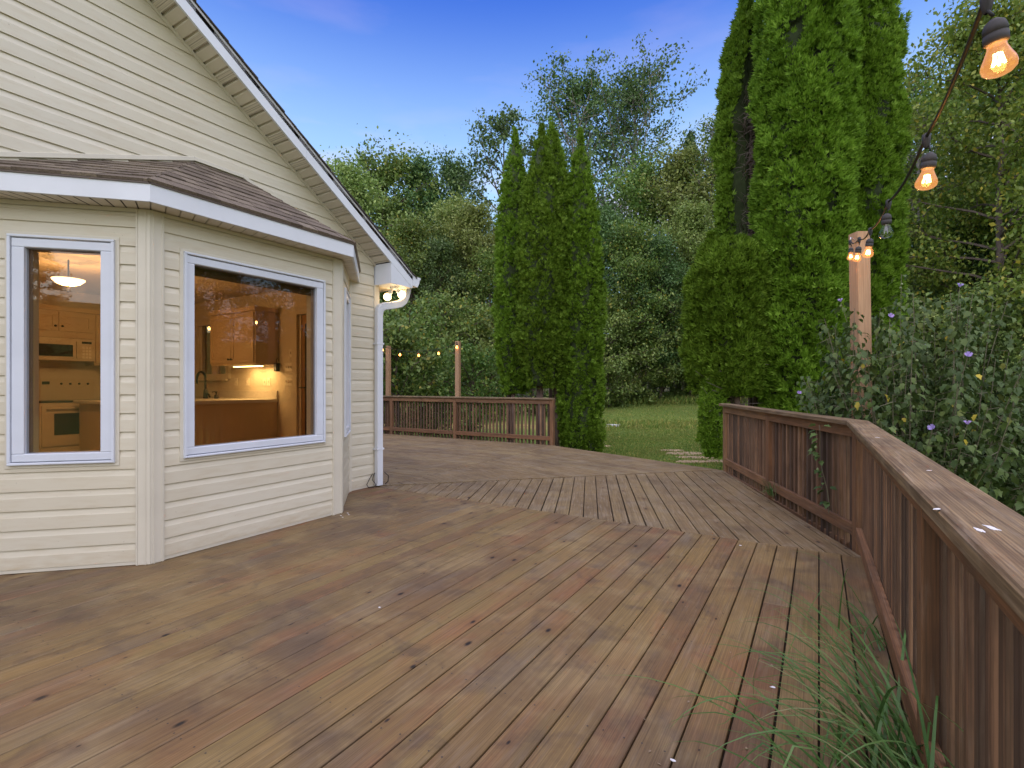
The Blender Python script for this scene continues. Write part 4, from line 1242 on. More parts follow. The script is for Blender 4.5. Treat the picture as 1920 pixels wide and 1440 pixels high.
ARB = leaf_mat('arborvitae_foliage', [(0, (0.075, 0.140, 0.010)), (0.35, (0.130, 0.235, 0.018)), (0.7, (0.180, 0.305, 0.028)), (1, (0.245, 0.370, 0.045))], 0.32, 0.6, (0.105, 0.190, 0.014), 0.15, 0.008)

def cone_noise(th, z, seed):
    return (0.10 * np.sin(5 * th + 2.1 * z + seed) + 0.08 * np.sin(3 * th - 3.3 * z + 2.2 * seed) + 0.06 * np.sin(9 * th + 5.7 * z + seed * 1.7) + 0.05 * np.sin(2 * th + 9.1 * z + seed))

def arborvitae(name, label, base, R0, z0, z1, profile, n, seed, spray=0.098, keep=None, trunk_top=None, twigs=0, twig_az=None, group='clipped columnar evergreens', bare=False):
    rng = np.random.default_rng(seed)
    root = thing(name, label, 'tree', base, group)
    n = int(n * 1.7); spray *= 0.8 if spray > 0.1 else 1.0
    bx, by, bz = base
    H = z1 - z0
    pr = np.array([profile(a) for a in np.linspace(0, 1, 101)])
    xs = np.linspace(0, 1, 101)
    per = 15
    nc = max(20, n // per)
    tc = rng.random(nc * 3)
    tc = tc[rng.random(nc * 3) < (np.interp(tc, xs, pr) / pr.max()) ** 0.8][:nc]
    thc = rng.random(len(tc)) * 2 * np.pi
    cs = rng.uniform(0.055, 0.115, len(tc))                      # size of each plume
    bulge = rng.uniform(-0.035, 0.028, len(tc))
    e1, e2 = rng.normal(size=(2, len(tc), per)) * 0.75
    rrc = np.repeat(np.maximum(np.interp(tc, xs, pr) * R0, 0.03), per)
    t = np.clip(np.repeat(tc, per) + (e1 * cs[:, None] * 1.7).ravel() / H, 0, 1)
    th = np.repeat(thc, per) + (e2 * cs[:, None]).ravel() / np.maximum(rrc, 0.12)
    rr = np.interp(t, xs, pr)
    z = z0 + t * H
    r2 = (e1 ** 2 + e2 ** 2).ravel()
    rad = R0 * rr * (1 + 0.6 * cone_noise(th, z * 1.1, seed)) + np.repeat(bulge, per) - np.repeat(cs, per) * 0.75 * np.minimum(r2, 2.0) - 0.03 * rng.random(len(t))
    rad = np.maximum(rad, 0.004)
    if keep is not None:
        k_ = keep(th, t, rng); t, th, z, rad, rr = t[k_], th[k_], z[k_], rad[k_], rr[k_]
    c = np.stack([bx + rad * np.cos(th), by + rad * np.sin(th), z], -1)
    outw = np.stack([np.cos(th), np.sin(th), np.zeros_like(th)], -1)
    ax = unit(outw * rng.uniform(0.25, 0.95, (len(t), 1)) + np.array([0, 0, 1.0]) * rng.uniform(0.35, 1.0, (len(t), 1)) + rng.normal(size=(len(t), 3)) * 0.28)
    sd_ = unit(np.cross(ax, rand_dirs(len(t), rng)))
    ln = spray * rng.uniform(0.65, 1.25, len(t))
    V, Q = [], []; off = 0
    for ang, sc in ((-58, 0.62), (-30, 0.85), (0, 1.0), (27, 0.85), (55, 0.62)):
        a = R(ang)
        ax2 = ax * math.cos(a) + sd_ * math.sin(a); sd2 = -ax * math.sin(a) + sd_ * math.cos(a)
        cc = c + ax * (ln * (0.16 if abs(ang) > 40 else 0.06))[:, None]
        # tips droop or lift out of the plane a little
        ax2 = unit(ax2 + np.cross(ax, sd_) * rng.normal(size=(len(t), 1)) * 0.18)
        v, q_ = blades(cc, ax2, sd2, ln * sc, ln * 0.23)
        V.append(v); Q.append(q_ + off); off += len(v)
    me = fast_mesh('crown', np.concatenate(V), np.concatenate(Q), ARB)
    ob('crown', me, root)
    # added dark core standing for the shaded inside, blocks see-through; and trunks
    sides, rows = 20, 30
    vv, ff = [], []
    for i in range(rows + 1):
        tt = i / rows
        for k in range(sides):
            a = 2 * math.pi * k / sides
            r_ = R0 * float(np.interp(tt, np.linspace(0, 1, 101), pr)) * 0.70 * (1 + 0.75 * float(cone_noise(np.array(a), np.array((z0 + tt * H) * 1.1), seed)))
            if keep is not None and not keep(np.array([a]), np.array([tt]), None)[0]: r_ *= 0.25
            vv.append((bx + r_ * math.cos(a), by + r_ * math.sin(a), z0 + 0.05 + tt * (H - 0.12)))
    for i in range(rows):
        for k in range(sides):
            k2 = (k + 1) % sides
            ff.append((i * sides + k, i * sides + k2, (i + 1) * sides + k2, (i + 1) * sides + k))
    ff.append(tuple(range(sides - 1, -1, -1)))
    ob('dark_crown_core', mesh('dark_crown_core', vv, ff, M['core'], True), root)
    tb = MB()
    for k in range(0 if bare else 2):
        dx, dy = rng.normal() * 0.1, rng.normal() * 0.1
        tb.tube([(bx + dx, by + dy, bz - 0.1), (bx + dx * 1.2, by + dy * 1.1, bz + 0.9), (bx + dx * 0.6, by + dy * 0.6, z0 + H * 0.5), (bx, by, z0 + H * 0.93)], [min(0.075, R0 * 0.14), min(0.06, R0 * 0.11), min(0.045, R0 * 0.08), 0.01], 8)
    if not bare: tb.build('trunk', M['cedar_bark'], root, smooth=True)
    if twigs:
        tw = MB()
        for k in range(twigs):
            a = rng.uniform(*twig_az[:2]); zz = rng.uniform(*twig_az[2:4]); r1 = rng.uniform(0.35, 1.0) * R0
            p0 = Vector((bx + 0.04 * math.cos(a), by + 0.04 * math.sin(a), zz))
            p1 = p0 + Vector((math.cos(a) * r1 * 0.5, math.sin(a) * r1 * 0.5, rng.uniform(-0.08, 0.08)))
            p2 = p0 + Vector((math.cos(a + rng.normal() * 0.3) * r1, math.sin(a + rng.normal() * 0.3) * r1, rng.uniform(-0.12, 0.22)))
            tw.tube([p0, p1, p2], [0.010, 0.007, 0.003], 4)
            for j in range(3):
                s_ = p1.lerp(p2, rng.random()); tw.tube([s_, s_ + Vector(rng.normal(size=3)) * 0.10], [0.004, 0.0015], 3)
        tw.build('dead_branches', M['twig'], root)
    return root

prof_col = lambda t: (0.86 + 0.14 * math.sin(min(1, t / 0.35) * math.pi / 2)) * (1 if t < 0.48 else max(0.015, 1 - ((t - 0.48) / 0.52) ** 1.9))
prof_round = lambda t: min(1, 0.62 + t * 2.2) * (1 if t < 0.5 else max(0.015, 1 - ((t - 0.5) / 0.5) ** 1.9))
def at(px, d):
    v = P(px, d); return (v.x, v.y, gh(v.x, v.y))
def zt(py, d): return CZ + (722 - py) / 950.0 * d
arborvitae('arborvitae', 'slim columnar evergreen at the left edge of the group behind the far railing', at(966, 12.2), 0.47, zt(738, 12.2), zt(243, 12.2), prof_round, 7500, 1)
arborvitae('arborvitae', 'broad columnar evergreen in the middle of the far group, two bare trunks below', at(1016, 11.7), 0.56, zt(728, 11.7), zt(236, 11.7), prof_round, 9500, 2)
arborvitae('arborvitae', 'pointed evergreen tip showing behind the middle column of the far group', at(1034, 13.0), 0.52, zt(640, 13.0), zt(224, 13.0), prof_round, 7000, 3)
arborvitae('arborvitae', 'slightly lower evergreen spire merged with the front of the middle column', at(1042, 11.9), 0.47, zt(700, 11.9), zt(252, 11.9), prof_round, 7000, 4)
arborvitae('arborvitae', 'columnar evergreen clothed down to the lawn at the right of the far group', at(1088, 11.8), 0.53, zt(852, 11.8), zt(244, 11.8), prof_col, 10500, 5)
arborvitae('arborvitae_shrub', 'low evergreen tuft at the foot of the column beside the deck edge', at(1112, 11.5), 0.22, zt(852, 11.5), zt(782, 11.5), prof_round, 900, 6, 0.10, bare=True)
# right-hand group
arborvitae('arborvitae', 'tallest and broadest evergreen column rising out of frame behind the angled railing', at(1507, 9.3), 0.80, zt(800, 9.3), 13.5, prof_col, 28500, 7, 0.15)
arborvitae('arborvitae', 'tall evergreen column behind the light post, right of the broadest one', at(1606, 9.9), 0.72, zt(790, 9.9), 13.0, prof_col, 22000, 8, 0.15)
fx, fy, _ = at(1408, 10.3)
tcv = Vector((CX - fx, -fy)).normalized() * 0.9 + Vector((math.cos(YAW), math.sin(YAW))) * 0.75
az0 = math.atan2(tcv.y, tcv.x)
def keepF(th, t, rng):
    d = np.abs((th - az0 + np.pi) % (2 * np.pi) - np.pi)
    return ~((d < 1.35 - 0.9 * np.clip((t - 0.5) / 0.35, 0, 1)) & (t < 0.85))
arborvitae('arborvitae', 'slender evergreen spire with a bare side of dead branches, left of the broad column', at(1396, 10.3), 0.52, zt(520, 10.3), zt(-22, 10.3), prof_round, 9500, 9, 0.15, keepF, None, 170,
           (az0 - 1.1, az0 + 1.1, zt(460, 10.3), zt(180, 10.3)))
arborvitae('arborvitae', 'squat broken-topped evergreen with bare trunk, lowest of the right-hand group', at(1376, 9.6), 0.62, zt(742, 9.6), zt(452, 9.6), lambda t: min(1, 0.74 + t * 1.3) * (1 if t < 0.8 else max(0.35, 1 - ((t - 0.8) / 0.2) ** 2 * 0.65)), 9000, 10, 0.15, None, None, 60,
           (0, 6.28, zt(765, 9.6), zt(700, 9.6)))
arborvitae('arborvitae', 'lower bulging evergreen lobe at the left side of the squat broken-topped one', at(1334, 9.9), 0.50, zt(738, 9.9), zt(440, 9.9), lambda t: min(1, 0.66 + t * 1.5) * (1 if t < 0.6 else max(0.1, 1 - ((t - 0.6) / 0.4) ** 1.6)), 7000, 13, 0.15, bare=True)
arborvitae('arborvitae_shrub', 'ragged evergreen growth hanging to the lawn beside the end post of the angled railing', at(1337, 9.5), 0.24, zt(856, 9.5), zt(690, 9.5), prof_round, 2200, 12, 0.10, bare=True)

# ------------------------------------------------------------------ flowering bush
HIB = leaf_mat('hibiscus_leaf', [(0, (0.041, 0.079, 0.021)), (0.5, (0.072, 0.127, 0.033)), (0.965, (0.111, 0.172, 0.045)), (0.99, (0.159, 0.201, 0.048)), (1, (0.552, 0.466, 0.045))], 0.22, 0.5, None, 0.25)
M['petal'] = leaf_mat('violet_petal', [(0, (0.36, 0.27, 0.62)), (1, (0.50, 0.38, 0.74))], 0.3)
M['pod'] = plain('green_seed_pod', (0.17, 0.22, 0.08), 0.6, var=0.25, scale=20)
M['stem'] = plain('grey_brown_stem', (0.15, 0.135, 0.085), 0.8, var=0.25)

LOBE = np.array([(0, 0), (0.18, -0.27), (0.40, -0.23), (0.56, -0.33), (0.76, -0.14), (1.0, 0.0), (0.76, 0.14), (0.56, 0.33), (0.40, 0.23), (0.18, 0.27)])
def lobed(name, c, ax, sd_, ln, mat, bend=0.2):
    n = len(c); k = len(LOBE)
    nr = np.cross(ax, sd_)
    ln = np.asarray(ln)[:, None]
    v = np.empty((n, k, 3))
    for i, (a, b_) in enumerate(LOBE):
        v[:, i] = c + ax * ln * a + sd_ * ln * b_ + nr * ln * (abs(b_) * 0.5 - bend * a * a)
    v = v.reshape(-1, 3)
    idx = np.arange(n)[:, None] * k
    quads = np.concatenate([idx + np.array([0, 1, 2, 8]), idx + np.array([2, 3, 4, 6]), idx + np.array([2, 6, 7, 8])])
    tris = np.concatenate([idx + np.array([0, 8, 9]), idx + np.array([4, 5, 6])])
    m = bpy.data.meshes.new(name)
    loops = np.concatenate([quads.ravel(), tris.ravel()])
    nq, ntri = len(quads), len(tris)
    m.vertices.add(len(v)); m.loops.add(len(loops)); m.polygons.add(nq + ntri)
    m.vertices.foreach_set('co', v.astype(np.float32).ravel()); m.loops.foreach_set('vertex_index', loops.astype(np.int32))
    m.polygons.foreach_set('loop_start', np.concatenate([np.arange(0, nq * 4, 4), nq * 4 + np.arange(0, ntri * 3, 3)]).astype(np.int32))
    m.polygons.foreach_set('loop_total', np.concatenate([np.full(nq, 4), np.full(ntri, 3)]).astype(np.int32))
    m.materials.append(mat); m.update(calc_edges=True)
    return m

def petal_mesh():
    v, f_ = [], []
    for k in range(5):
        a = 2 * math.pi * k / 5
        for r_, w, z in ((0.003, 0.003, 0.0), (0.013, 0.010, 0.013), (0.023, 0.009, 0.024)):
            for s_ in (-1, 1):
                v.append((r_ * math.cos(a) - s_ * w * math.sin(a), r_ * math.sin(a) + s_ * w * math.cos(a), z))
        o_ = k * 6
        f_ += [(o_, o_ + 2, o_ + 3, o_ + 1), (o_ + 2, o_ + 4, o_ + 5, o_ + 3)]
    return mesh('flower', v, f_, M['petal'])
PETAL = petal_mesh()
POD = MB().lathe([(0.0, -0.012), (0.009, -0.008), (0.012, 0.0), (0.009, 0.009), (0.003, 0.015), (0.0, 0.016)], 7).mesh('seed_pod', M['pod'], True)

def on_deck(p, m=0.12):
    if p[2] > 1.0: m = m - 0.14
    inside_near = p[0] < 5.08 + m and p[1] < 4.66
    dd = (p[0] - CORNER[0]) * out2.x + (p[1] - CORNER[1]) * out2.y
    return inside_near or dd < 0.10 + m

def hibiscus(label, ctr, nst, hmax, spread, seed, density, flowers, base_r=0.35, lean=None):
    rng = np.random.default_rng(seed)
    root = thing('flowering_bush', label, 'bush', ctr)
    st = MB(); C, AX, LN = [], [], []; tips = []; pods = []
    for i in range(nst):
        a = rng.random() * 2 * math.pi; rb = base_r * math.sqrt(rng.random())
        sp = spread * math.sqrt(rng.random())
        h = hmax * (1 - 0.42 * (sp / spread) ** 2) * rng.uniform(0.72, 1.02)
        p0 = Vector((ctr[0] + rb * math.cos(a), ctr[1] + rb * math.sin(a), ctr[2]))
        p3 = Vector((ctr[0] + sp * math.cos(a), ctr[1] + sp * math.sin(a), ctr[2] + h))
        pm = p0.lerp(p3, 0.45) + Vector((rng.normal() * 0.05, rng.normal() * 0.05, 0.12 * h))
        line = []
        for t in np.linspace(0, 1, 13).tolist():
            line.append((1 - t) ** 2 * p0 + 2 * t * (1 - t) * pm + t * t * p3)
        if any(on_deck(p, 0.02) for p in line[4:]): continue
        st.tube(line, list(np.linspace(0.009, 0.002, 13)), 5)
        tips.append((line[-1], (line[-1] - line[-2]).normalized()))
        nl = int(density * h)
        for k in range(nl):
            t = 0.12 + 0.88 * rng.random() ** 1.35
            x = t * 12; j = min(11, int(x)); p = line[j].lerp(line[j + 1], x - j)
            az = rng.random() * 2 * math.pi
            d = Vector((math.cos(az), math.sin(az), rng.uniform(-0.55, 0.35))).normalized()
            reach = rng.uniform(0.02, 0.17) * (1.3 - 0.75 * t)
            c = p + d * reach
            if on_deck(c, 0.04): continue
            C.append(c[:]); AX.append(d[:]); LN.append(rng.uniform(0.055, 0.098) * (1.15 - 0.4 * t))
            if reach > 0.09 and rng.random() < 0.5: st.tube([p, c], [0.0025, 0.0015], 3)
        for k in range(int(3 + 5 * rng.random())):
            t = rng.uniform(0.55, 0.99); x = t * 12; j = min(11, int(x)); p = line[j].lerp(line[j + 1], x - j)
            pods.append(p + Vector((rng.normal() * 0.018, rng.normal() * 0.018, rng.normal() * 0.01)))
    st.build('stems', M['stem'], root)
    C, AX, LN = np.array(C), np.array(AX), np.array(LN)
    nrm = unit(AX * np.array([1, 1, 0.0]) * 0.9 + np.array([0, 0, 0.75]) + rng.normal(size=C.shape) * 0.3)
    AX = unit(AX * np.array([1, 1, 0.3]) - np.array([0, 0, 0.55]) + rng.normal(size=C.shape) * 0.25)
    SD = unit(np.cross(nrm, AX))
    AX = unit(np.cross(SD, nrm))
    me = lobed('foliage', C, AX, SD, LN, HIB)
    tag(ob('foliage', me, root), kind='stuff')
    for p in pods[:170]:
        ob('seed_pod', POD, root, Matrix.Translation(p) @ Matrix.Rotation(rng.random() * 3, 4, 'X'))
    # flowers towards the tips of the stems that show
    view = sorted(tips, key=lambda q_: rng.random())
    for p, d in view[:flowers]:
        d2 = (d + Vector((rng.normal() * 0.4 + 0.1, rng.normal() * 0.4 - 0.5, -0.1))).normalized()
        ob('flower', PETAL, root, frame(p + d * 0.01, d2.orthogonal(), d2))
    return root
bp = P(1708, 4.5)
hibiscus('leafy bush with small violet flowers growing over the corner of the railing', (bp.x, bp.y, -0.45), 120, 2.7, 1.18, 21, 84, 13, 0.5)
bp = P(1900, 5.7)
hibiscus('lower leafy bush with few flowers at the right edge beside the near railing', (bp.x + 0.25, bp.y + 0.1, -0.45), 26, 1.6, 0.7, 22, 60, 3, 0.25)

# sprig pushing through the balusters of the angled railing
def sprig(label, base, tipz, seed, n):
    rng = np.random.default_rng(seed)
    root = thing('leafy_sprig', label, 'plant', base)
    b0 = Vector(base)
    line = [b0 + Vector((-0.01 * i + 0.012 * math.sin(i), -0.012 * i, (tipz - b0.z) * i / 8)) for i in range(9)]
    MB().tube(line, list(np.linspace(0.005, 0.002, 9)), 5).build('stem', M['stem'], root)
    C, AX, LN = [], [], []
    for k in range(n):
        x = rng.uniform(0.5, 8); j = min(7, int(x)); p = line[j].lerp(line[j + 1], x - j)
        d = Vector((rng.normal() * 0.5 - 0.5, rng.normal() * 0.5 - 0.55, rng.uniform(-0.5, 0.2))).normalized()
        C.append((p + d * 0.03)[:]); AX.append(d[:]); LN.append(rng.uniform(0.05, 0.085))
    C, AX = np.array(C), np.array(AX)
    SD = unit(np.cross(np.array([0, 0, 1.0]) + rng.normal(size=C.shape) * 0.3, AX))
    ob('foliage', lobed('foliage', C, AX, SD, np.array(LN), HIB), root)
    for k in range(3): ob('seed_pod', POD, root, Matrix.Translation(line[6 - k] + Vector((-0.03, -0.03, 0))))
v_ = Vector(CORNER) + dir2 * 0.36 - out2 * 0.02
sprig('leafy sprig with seed pods pushing through the balusters near the railing corner', (v_.x, v_.y, 0.18), 0.92, 31, 26)

# ------------------------------------------------------------------ ornamental grass
GR = leaf_mat('grass_blade', [(0, (0.053, 0.124, 0.027)), (0.6, (0.091, 0.186, 0.045)), (0.9, (0.144, 0.233, 0.068)), (1, (0.333, 0.264, 0.151))], 0.25, 0.4, None, 0.4)
def grass_clump(label, base, n, length, width, seed, bias, spread=0.10, up=1.0):
    rng = np.random.default_rng(seed)
    V, Q = [], []
    S = 10
    for i in range(n):
        a = rng.normal(bias, 0.95); ln = length * rng.uniform(0.45, 1.1)
        d = np.array([math.cos(a), math.sin(a), 0]); side = np.array([-math.sin(a), math.cos(a), 0])
        b0 = np.array(base) + np.array([rng.normal() * spread * 0.35, rng.normal() * spread, 0])
        el = up * rng.uniform(0.55, 1.25); curv = rng.uniform(0.9, 2.3)
        p = b0.copy(); ang = min(1.45, el); o_ = len(V)
        tw = rng.normal() * 0.4
        kink = rng.random() < 0.12; kp = rng.integers(4, 8)
        for s_ in range(S + 1):
            t = s_ / S
            w = width * rng.uniform(0.92, 1.0) * (1 - t) ** 0.7 + 0.0004
            sv = side * math.cos(tw * t) + np.array([0, 0, 1]) * math.sin(tw * t) * 0.5
            V.append(p - sv * w / 2); V.append(p + sv * w / 2)
            if kink and s_ == kp: ang -= 1.1
            p = p + (d * math.cos(ang) + np.array([0, 0, math.sin(ang)])) * ln / S
            ang -= curv / S * (0.5 + t)
            if p[2] < 0.006: p[2] = 0.006
        for s_ in range(S): Q.append((o_ + 2 * s_, o_ + 2 * s_ + 1, o_ + 2 * s_ + 3, o_ + 2 * s_ + 2))
    o = ob('ornamental_grass', fast_mesh('ornamental_grass', np.array(V), np.array(Q), GR, True))
    return tag(o, label, 'grass')
grass_clump('large clump of arching grass blades spilling through the near railing onto the deck', (4.965, 1.80, 0.0), 165, 0.76, 0.0135, 41, R(203), 0.26, 1.05)
v_ = Vector(CORNER) + dir2 * 1.63 - out2 * 0.03
grass_clump('thin line of grass blades leaning out of the near railing beyond the large clump', (4.92, 3.0, 0.0), 30, 0.62, 0.008, 43, R(190), 0.22, 0.9)
grass_clump('small tuft of grass at the bottom rail of the angled railing', (v_.x, v_.y, 0.06), 34, 0.36, 0.006, 42, R(230), 0.06, 1.1)

# ------------------------------------------------------------------ deciduous woodland
FOL = {
 'mid': leaf_mat('mid_green_leaves', [(0, (0.072, 0.138, 0.028)), (0.5, (0.134, 0.226, 0.044)), (0.92, (0.216, 0.314, 0.064)), (1, (0.444, 0.382, 0.060))], 0.3, 0.5, (0.153, 0.192, 0.044)),
 'dark': leaf_mat('dark_green_leaves', [(0, (0.056, 0.110, 0.032)), (0.5, (0.094, 0.171, 0.046)), (1, (0.160, 0.244, 0.073))], 0.25, 0.5, (0.084, 0.138, 0.048)),
 'pale': leaf_mat('pale_green_leaves', [(0, (0.134, 0.195, 0.044)), (0.5, (0.208, 0.286, 0.069)), (1, (0.319, 0.382, 0.102))], 0.3, 0.5, (0.223, 0.244, 0.069)),
 'yellow': leaf_mat('yellowing_leaves', [(0, (0.103, 0.177, 0.024)), (0.6, (0.193, 0.290, 0.041)), (0.9, (0.285, 0.351, 0.058)), (1, (0.592, 0.495, 0.061))], 0.35, 0.5, (0.193, 0.232, 0.036)),
}
def tree_proto(seed, H, W, cb, nl, lsz, nlimb=22, up=0.55, droop=0.0, shape='oval', bark='bark', clump=0.55, fol='mid', trunk_r=0.16, per=26):
    rng = np.random.default_rng(seed)
    tb = MB()
    n = 10
    wob = rng.normal(size=(n + 1, 2)).cumsum(0) * 0.06 * H / 14
    tl = [Vector((wob[i, 0], wob[i, 1], H * 0.97 * i / n)) for i in range(n + 1)]
    tb.tube(tl, list(np.linspace(trunk_r, 0.02, n + 1)), 6)
    cl = []
    def tp(h):
        x = min(n - 1e-6, max(0, h / (H * 0.97) * n)); i = int(x); return tl[i].lerp(tl[i + 1], x - i)
    for k in range(nlimb):
        f_ = (k + rng.random()) / nlimb
        h = H * (cb + (0.95 - cb) * f_)
        if shape == 'oval': w = W * math.sin(math.pi * (0.18 + 0.76 * f_)) ** 0.8
        elif shape == 'vase': w = W * (0.35 + 0.65 * f_) * (1 if f_ < 0.8 else 1.0 - (f_ - 0.8) * 2.4)
        elif shape == 'cone': w = W * (1.02 - f_)
        else: w = W
        w *= rng.uniform(0.7, 1.12)
        a = k * 2.4 + rng.normal() * 0.4
        el = up * rng.uniform(0.5, 1.4) + 0.5 * f_
        p = tp(h); pts = [p]
        d = Vector((math.cos(a) * math.cos(el), math.sin(a) * math.cos(el), math.sin(el)))
        for s_ in range(5):
            d = (d + Vector((rng.normal() * 0.13, rng.normal() * 0.13, rng.normal() * 0.1 - droop * 0.12))).normalized()
            p = p + d * (w / 5); pts.append(p)
        r0 = trunk_r * 0.38 * (1 - 0.6 * f_) + 0.012
        tb.tube(pts, list(np.linspace(r0, 0.008, 6)), 4)
        cl.append((pts[-1], 1.0)); cl.append((pts[2], 0.6)); cl.append((pts[3], 0.7)); cl.append((pts[4], 0.9))
        for j in range(6):
            i0 = rng.integers(1, 5); b0 = pts[i0].lerp(pts[i0 + 1], rng.random())
            dd = (d + Vector(rng.normal(size=3)) * 0.75).normalized(); dd.z = dd.z * 0.8 + 0.12 - droop * 0.2
            l_ = w * rng.uniform(0.18, 0.42)
            q1 = b0 + dd * l_ * 0.5; q2 = b0 + dd * l_ + Vector((0, 0, -droop * 0.1 * l_))
            tb.tube([b0, q1, q2], [r0 * 0.4 + 0.004, r0 * 0.25 + 0.003, 0.004], 3)
            cl.append((q2, 0.8)); cl.append((q1, 0.6))
    cl.append((tl[-1], 0.8))
    per = max(6, nl // len(cl))
    P_ = np.array([c[0][:] for c in cl]); Wt = np.array([c[1] for c in cl])
    keep = rng.random(len(cl)) < 0.93
    P_, Wt = P_[keep], Wt[keep]
    rad = clump * Wt * rng.uniform(0.6, 1.3, len(P_))
    c = np.repeat(P_, per, 0) + rng.normal(size=(len(P_) * per, 3)) * np.repeat(rad, per)[:, None] * np.array([0.62, 0.62, 0.45])
    m = len(c)
    ax = unit(rng.normal(size=(m, 3)) + np.array([0, 0, -0.25 - droop]))
    nr = unit(rng.normal(size=(m, 3)) * 0.7 + np.array([0, 0, 1.0]))
    sd_ = unit(np.cross(nr, ax))
    ln = lsz * rng.uniform(0.6, 1.3, m)
    v, q_ = blades(c, ax, sd_, ln, ln * 0.62)
    return tb.mesh('trunk', M[bark]), fast_mesh('crown', v, q_, FOL[fol])

PRO = {}
def proto(key, **kw): PRO[key] = (tree_proto(**kw), kw['H'])
proto('oak', seed=101, H=16, W=4.6, cb=0.16, nl=24000, lsz=0.23, nlimb=34, clump=1.05, fol='mid', trunk_r=0.2)
proto('oak2', seed=102, H=17, W=4.2, cb=0.14, nl=23000, lsz=0.22, nlimb=34, clump=1.0, fol='dark', trunk_r=0.2)
proto('maple', seed=103, H=15, W=4.4, cb=0.10, nl=25000, lsz=0.22, nlimb=36, clump=1.05, fol='pale', trunk_r=0.18)
proto('tulip', seed=104, H=21, W=7.2, cb=0.24, nl=17000, lsz=0.21, nlimb=44, up=0.72, clump=0.75, fol='dark', trunk_r=0.2, bark='pale_bark', shape='oval')
proto('locust', seed=105, H=18, W=4.2, cb=0.35, nl=6500, lsz=0.22, nlimb=24, up=0.5, droop=0.5, clump=0.5, fol='dark', trunk_r=0.17, shape='oval')
proto('under', seed=106, H=6, W=2.8, cb=0.05, nl=8000, lsz=0.17, nlimb=24, up=0.35, droop=0.4, clump=0.55, fol='mid', trunk_r=0.07)
proto('under2', seed=107, H=5, W=2.6, cb=0.04, nl=7500, lsz=0.16, nlimb=24, up=0.3, droop=0.5, clump=0.5, fol='pale', trunk_r=0.06)
proto('shrub', seed=108, H=3, W=1.7, cb=0.03, nl=5500, lsz=0.12, nlimb=20, up=0.45, droop=0.3, clump=0.36, fol='mid', trunk_r=0.04, shape='oval')
proto('yellow', seed=109, H=15, W=4.8, cb=0.10, nl=46000, lsz=0.16, nlimb=46, up=0.4, droop=0.7, clump=0.85, fol='yellow', trunk_r=0.16, bark='bark')
proto('slim', seed=110, H=14, W=2.6, cb=0.22, nl=8000, lsz=0.13, nlimb=40, up=0.8, clump=0.55, fol='mid', trunk_r=0.13, bark='pale_bark')
proto('pine', seed=111, H=18, W=3.2, cb=0.2, nl=11000, lsz=0.20, nlimb=46, up=0.15, clump=0.5, fol='dark', trunk_r=0.2, shape='cone')

tree_n = [0]
def tree(key, px, d, ytop, label, name='broadleaf_tree', cat='tree', group='woodland trees behind the lawn', squash=1.0, sink=0.0):
    (tm, cm), H = PRO[key]
    x, y, z = at(px, d)
    z -= sink
    top = zt(ytop, d)
    s = (top - z) / H
    F = Matrix.Translation((x, y, z)) @ Matrix.Rotation(tree_n[0] * 2.399, 4, 'Z') @ Matrix.Diagonal((s * squash, s * squash, s, 1))
    tree_n[0] += 1
    root = bpy.data.objects.new(name, None); link(root, Matrix.Translation((x, y, z)))
    tag(root, label, cat, group)
    ob('trunk', tm, root, F); ob('crown', cm, root, F)
    return root

G_B = 'understory growth along the edge of the wood'
# skyline trees, from left to right
SKY = [
 ('maple', 585, 33, 330, 'pale green tree half behind the roof edge at the left end of the wood'),
 ('maple', 655, 31, 285, 'pale green tree showing just right of the roof slope, its top against the sky'),
 ('oak', 722, 37, 262, 'tall mid green tree with lobed top, second from the roof slope'),
 ('oak2', 790, 39, 262, 'dark green tree with rounded top between the roof slope and the far evergreen columns'),
 ('oak2', 850, 40, 270, 'dark crown on the skyline left of the thin drooping tree'),
 ('maple', 850, 30, 350, 'broad soft grey-green tree in front of the dark skyline crowns'),
 ('locust', 942, 36, 165, 'thin open tree with drooping leaf sprays above the left far evergreen column'),
 ('tulip', 1085, 42, 118, 'tall airy tree with see-through crown above the far evergreen columns'),
 ('tulip', 1175, 44, 112, 'tallest see-through tree on the skyline, right of the far evergreen tips'),
 ('oak', 1205, 34, 285, 'mid green leafy tree below the tall airy crowns, right of the far columns'),
 ('pine', 1295, 44, 180, 'dark needled tree top showing between the two evergreen groups'),
 ('slim', 1330, 31, 180, 'light tree with pale branching trunk beside the bare evergreen spire'),
 ('maple', 1275, 32, 262, 'leafy pale tree between the two evergreen groups'),
 ('oak2', 1400, 38, 260, 'dark tree mostly hidden behind the bare evergreen spire'),
 ('oak', 1550, 40, 240, 'tree hidden for the most part behind the broad evergreen column'),
 ('slim', 1725, 22, 95, 'slender sparse tree with pale trunk just right of the tall evergreen column'),
 ('yellow', 1790, 24, 95, 'yellow green tree left of the large drooping tree at the right'),
 ('yellow', 1880, 17, -25, 'large yellow green tree with drooping leaves at the right edge behind the bulbs'),
 ('yellow', 2010, 19, -40, 'yellow green tree cut off by the right edge of the frame'),
 ('oak2', 1740, 30, 260, 'dark tree in the gap right of the tall evergreen column'),
 ('oak2', 1850, 32, 240, 'dark tree behind the drooping yellow green trees'),
 ('oak', 2120, 30, 100, 'tall tree outside the right edge of the wood'),
 ('oak', 480, 36, 300, 'tree hidden behind the roof at the left end of the wood'),
 ('oak2', 1950, 30, 150, 'dark tree deep behind the right edge trees'),
]
for t in SKY: tree(t[0], t[1], t[2], t[3] + 42, t[4])
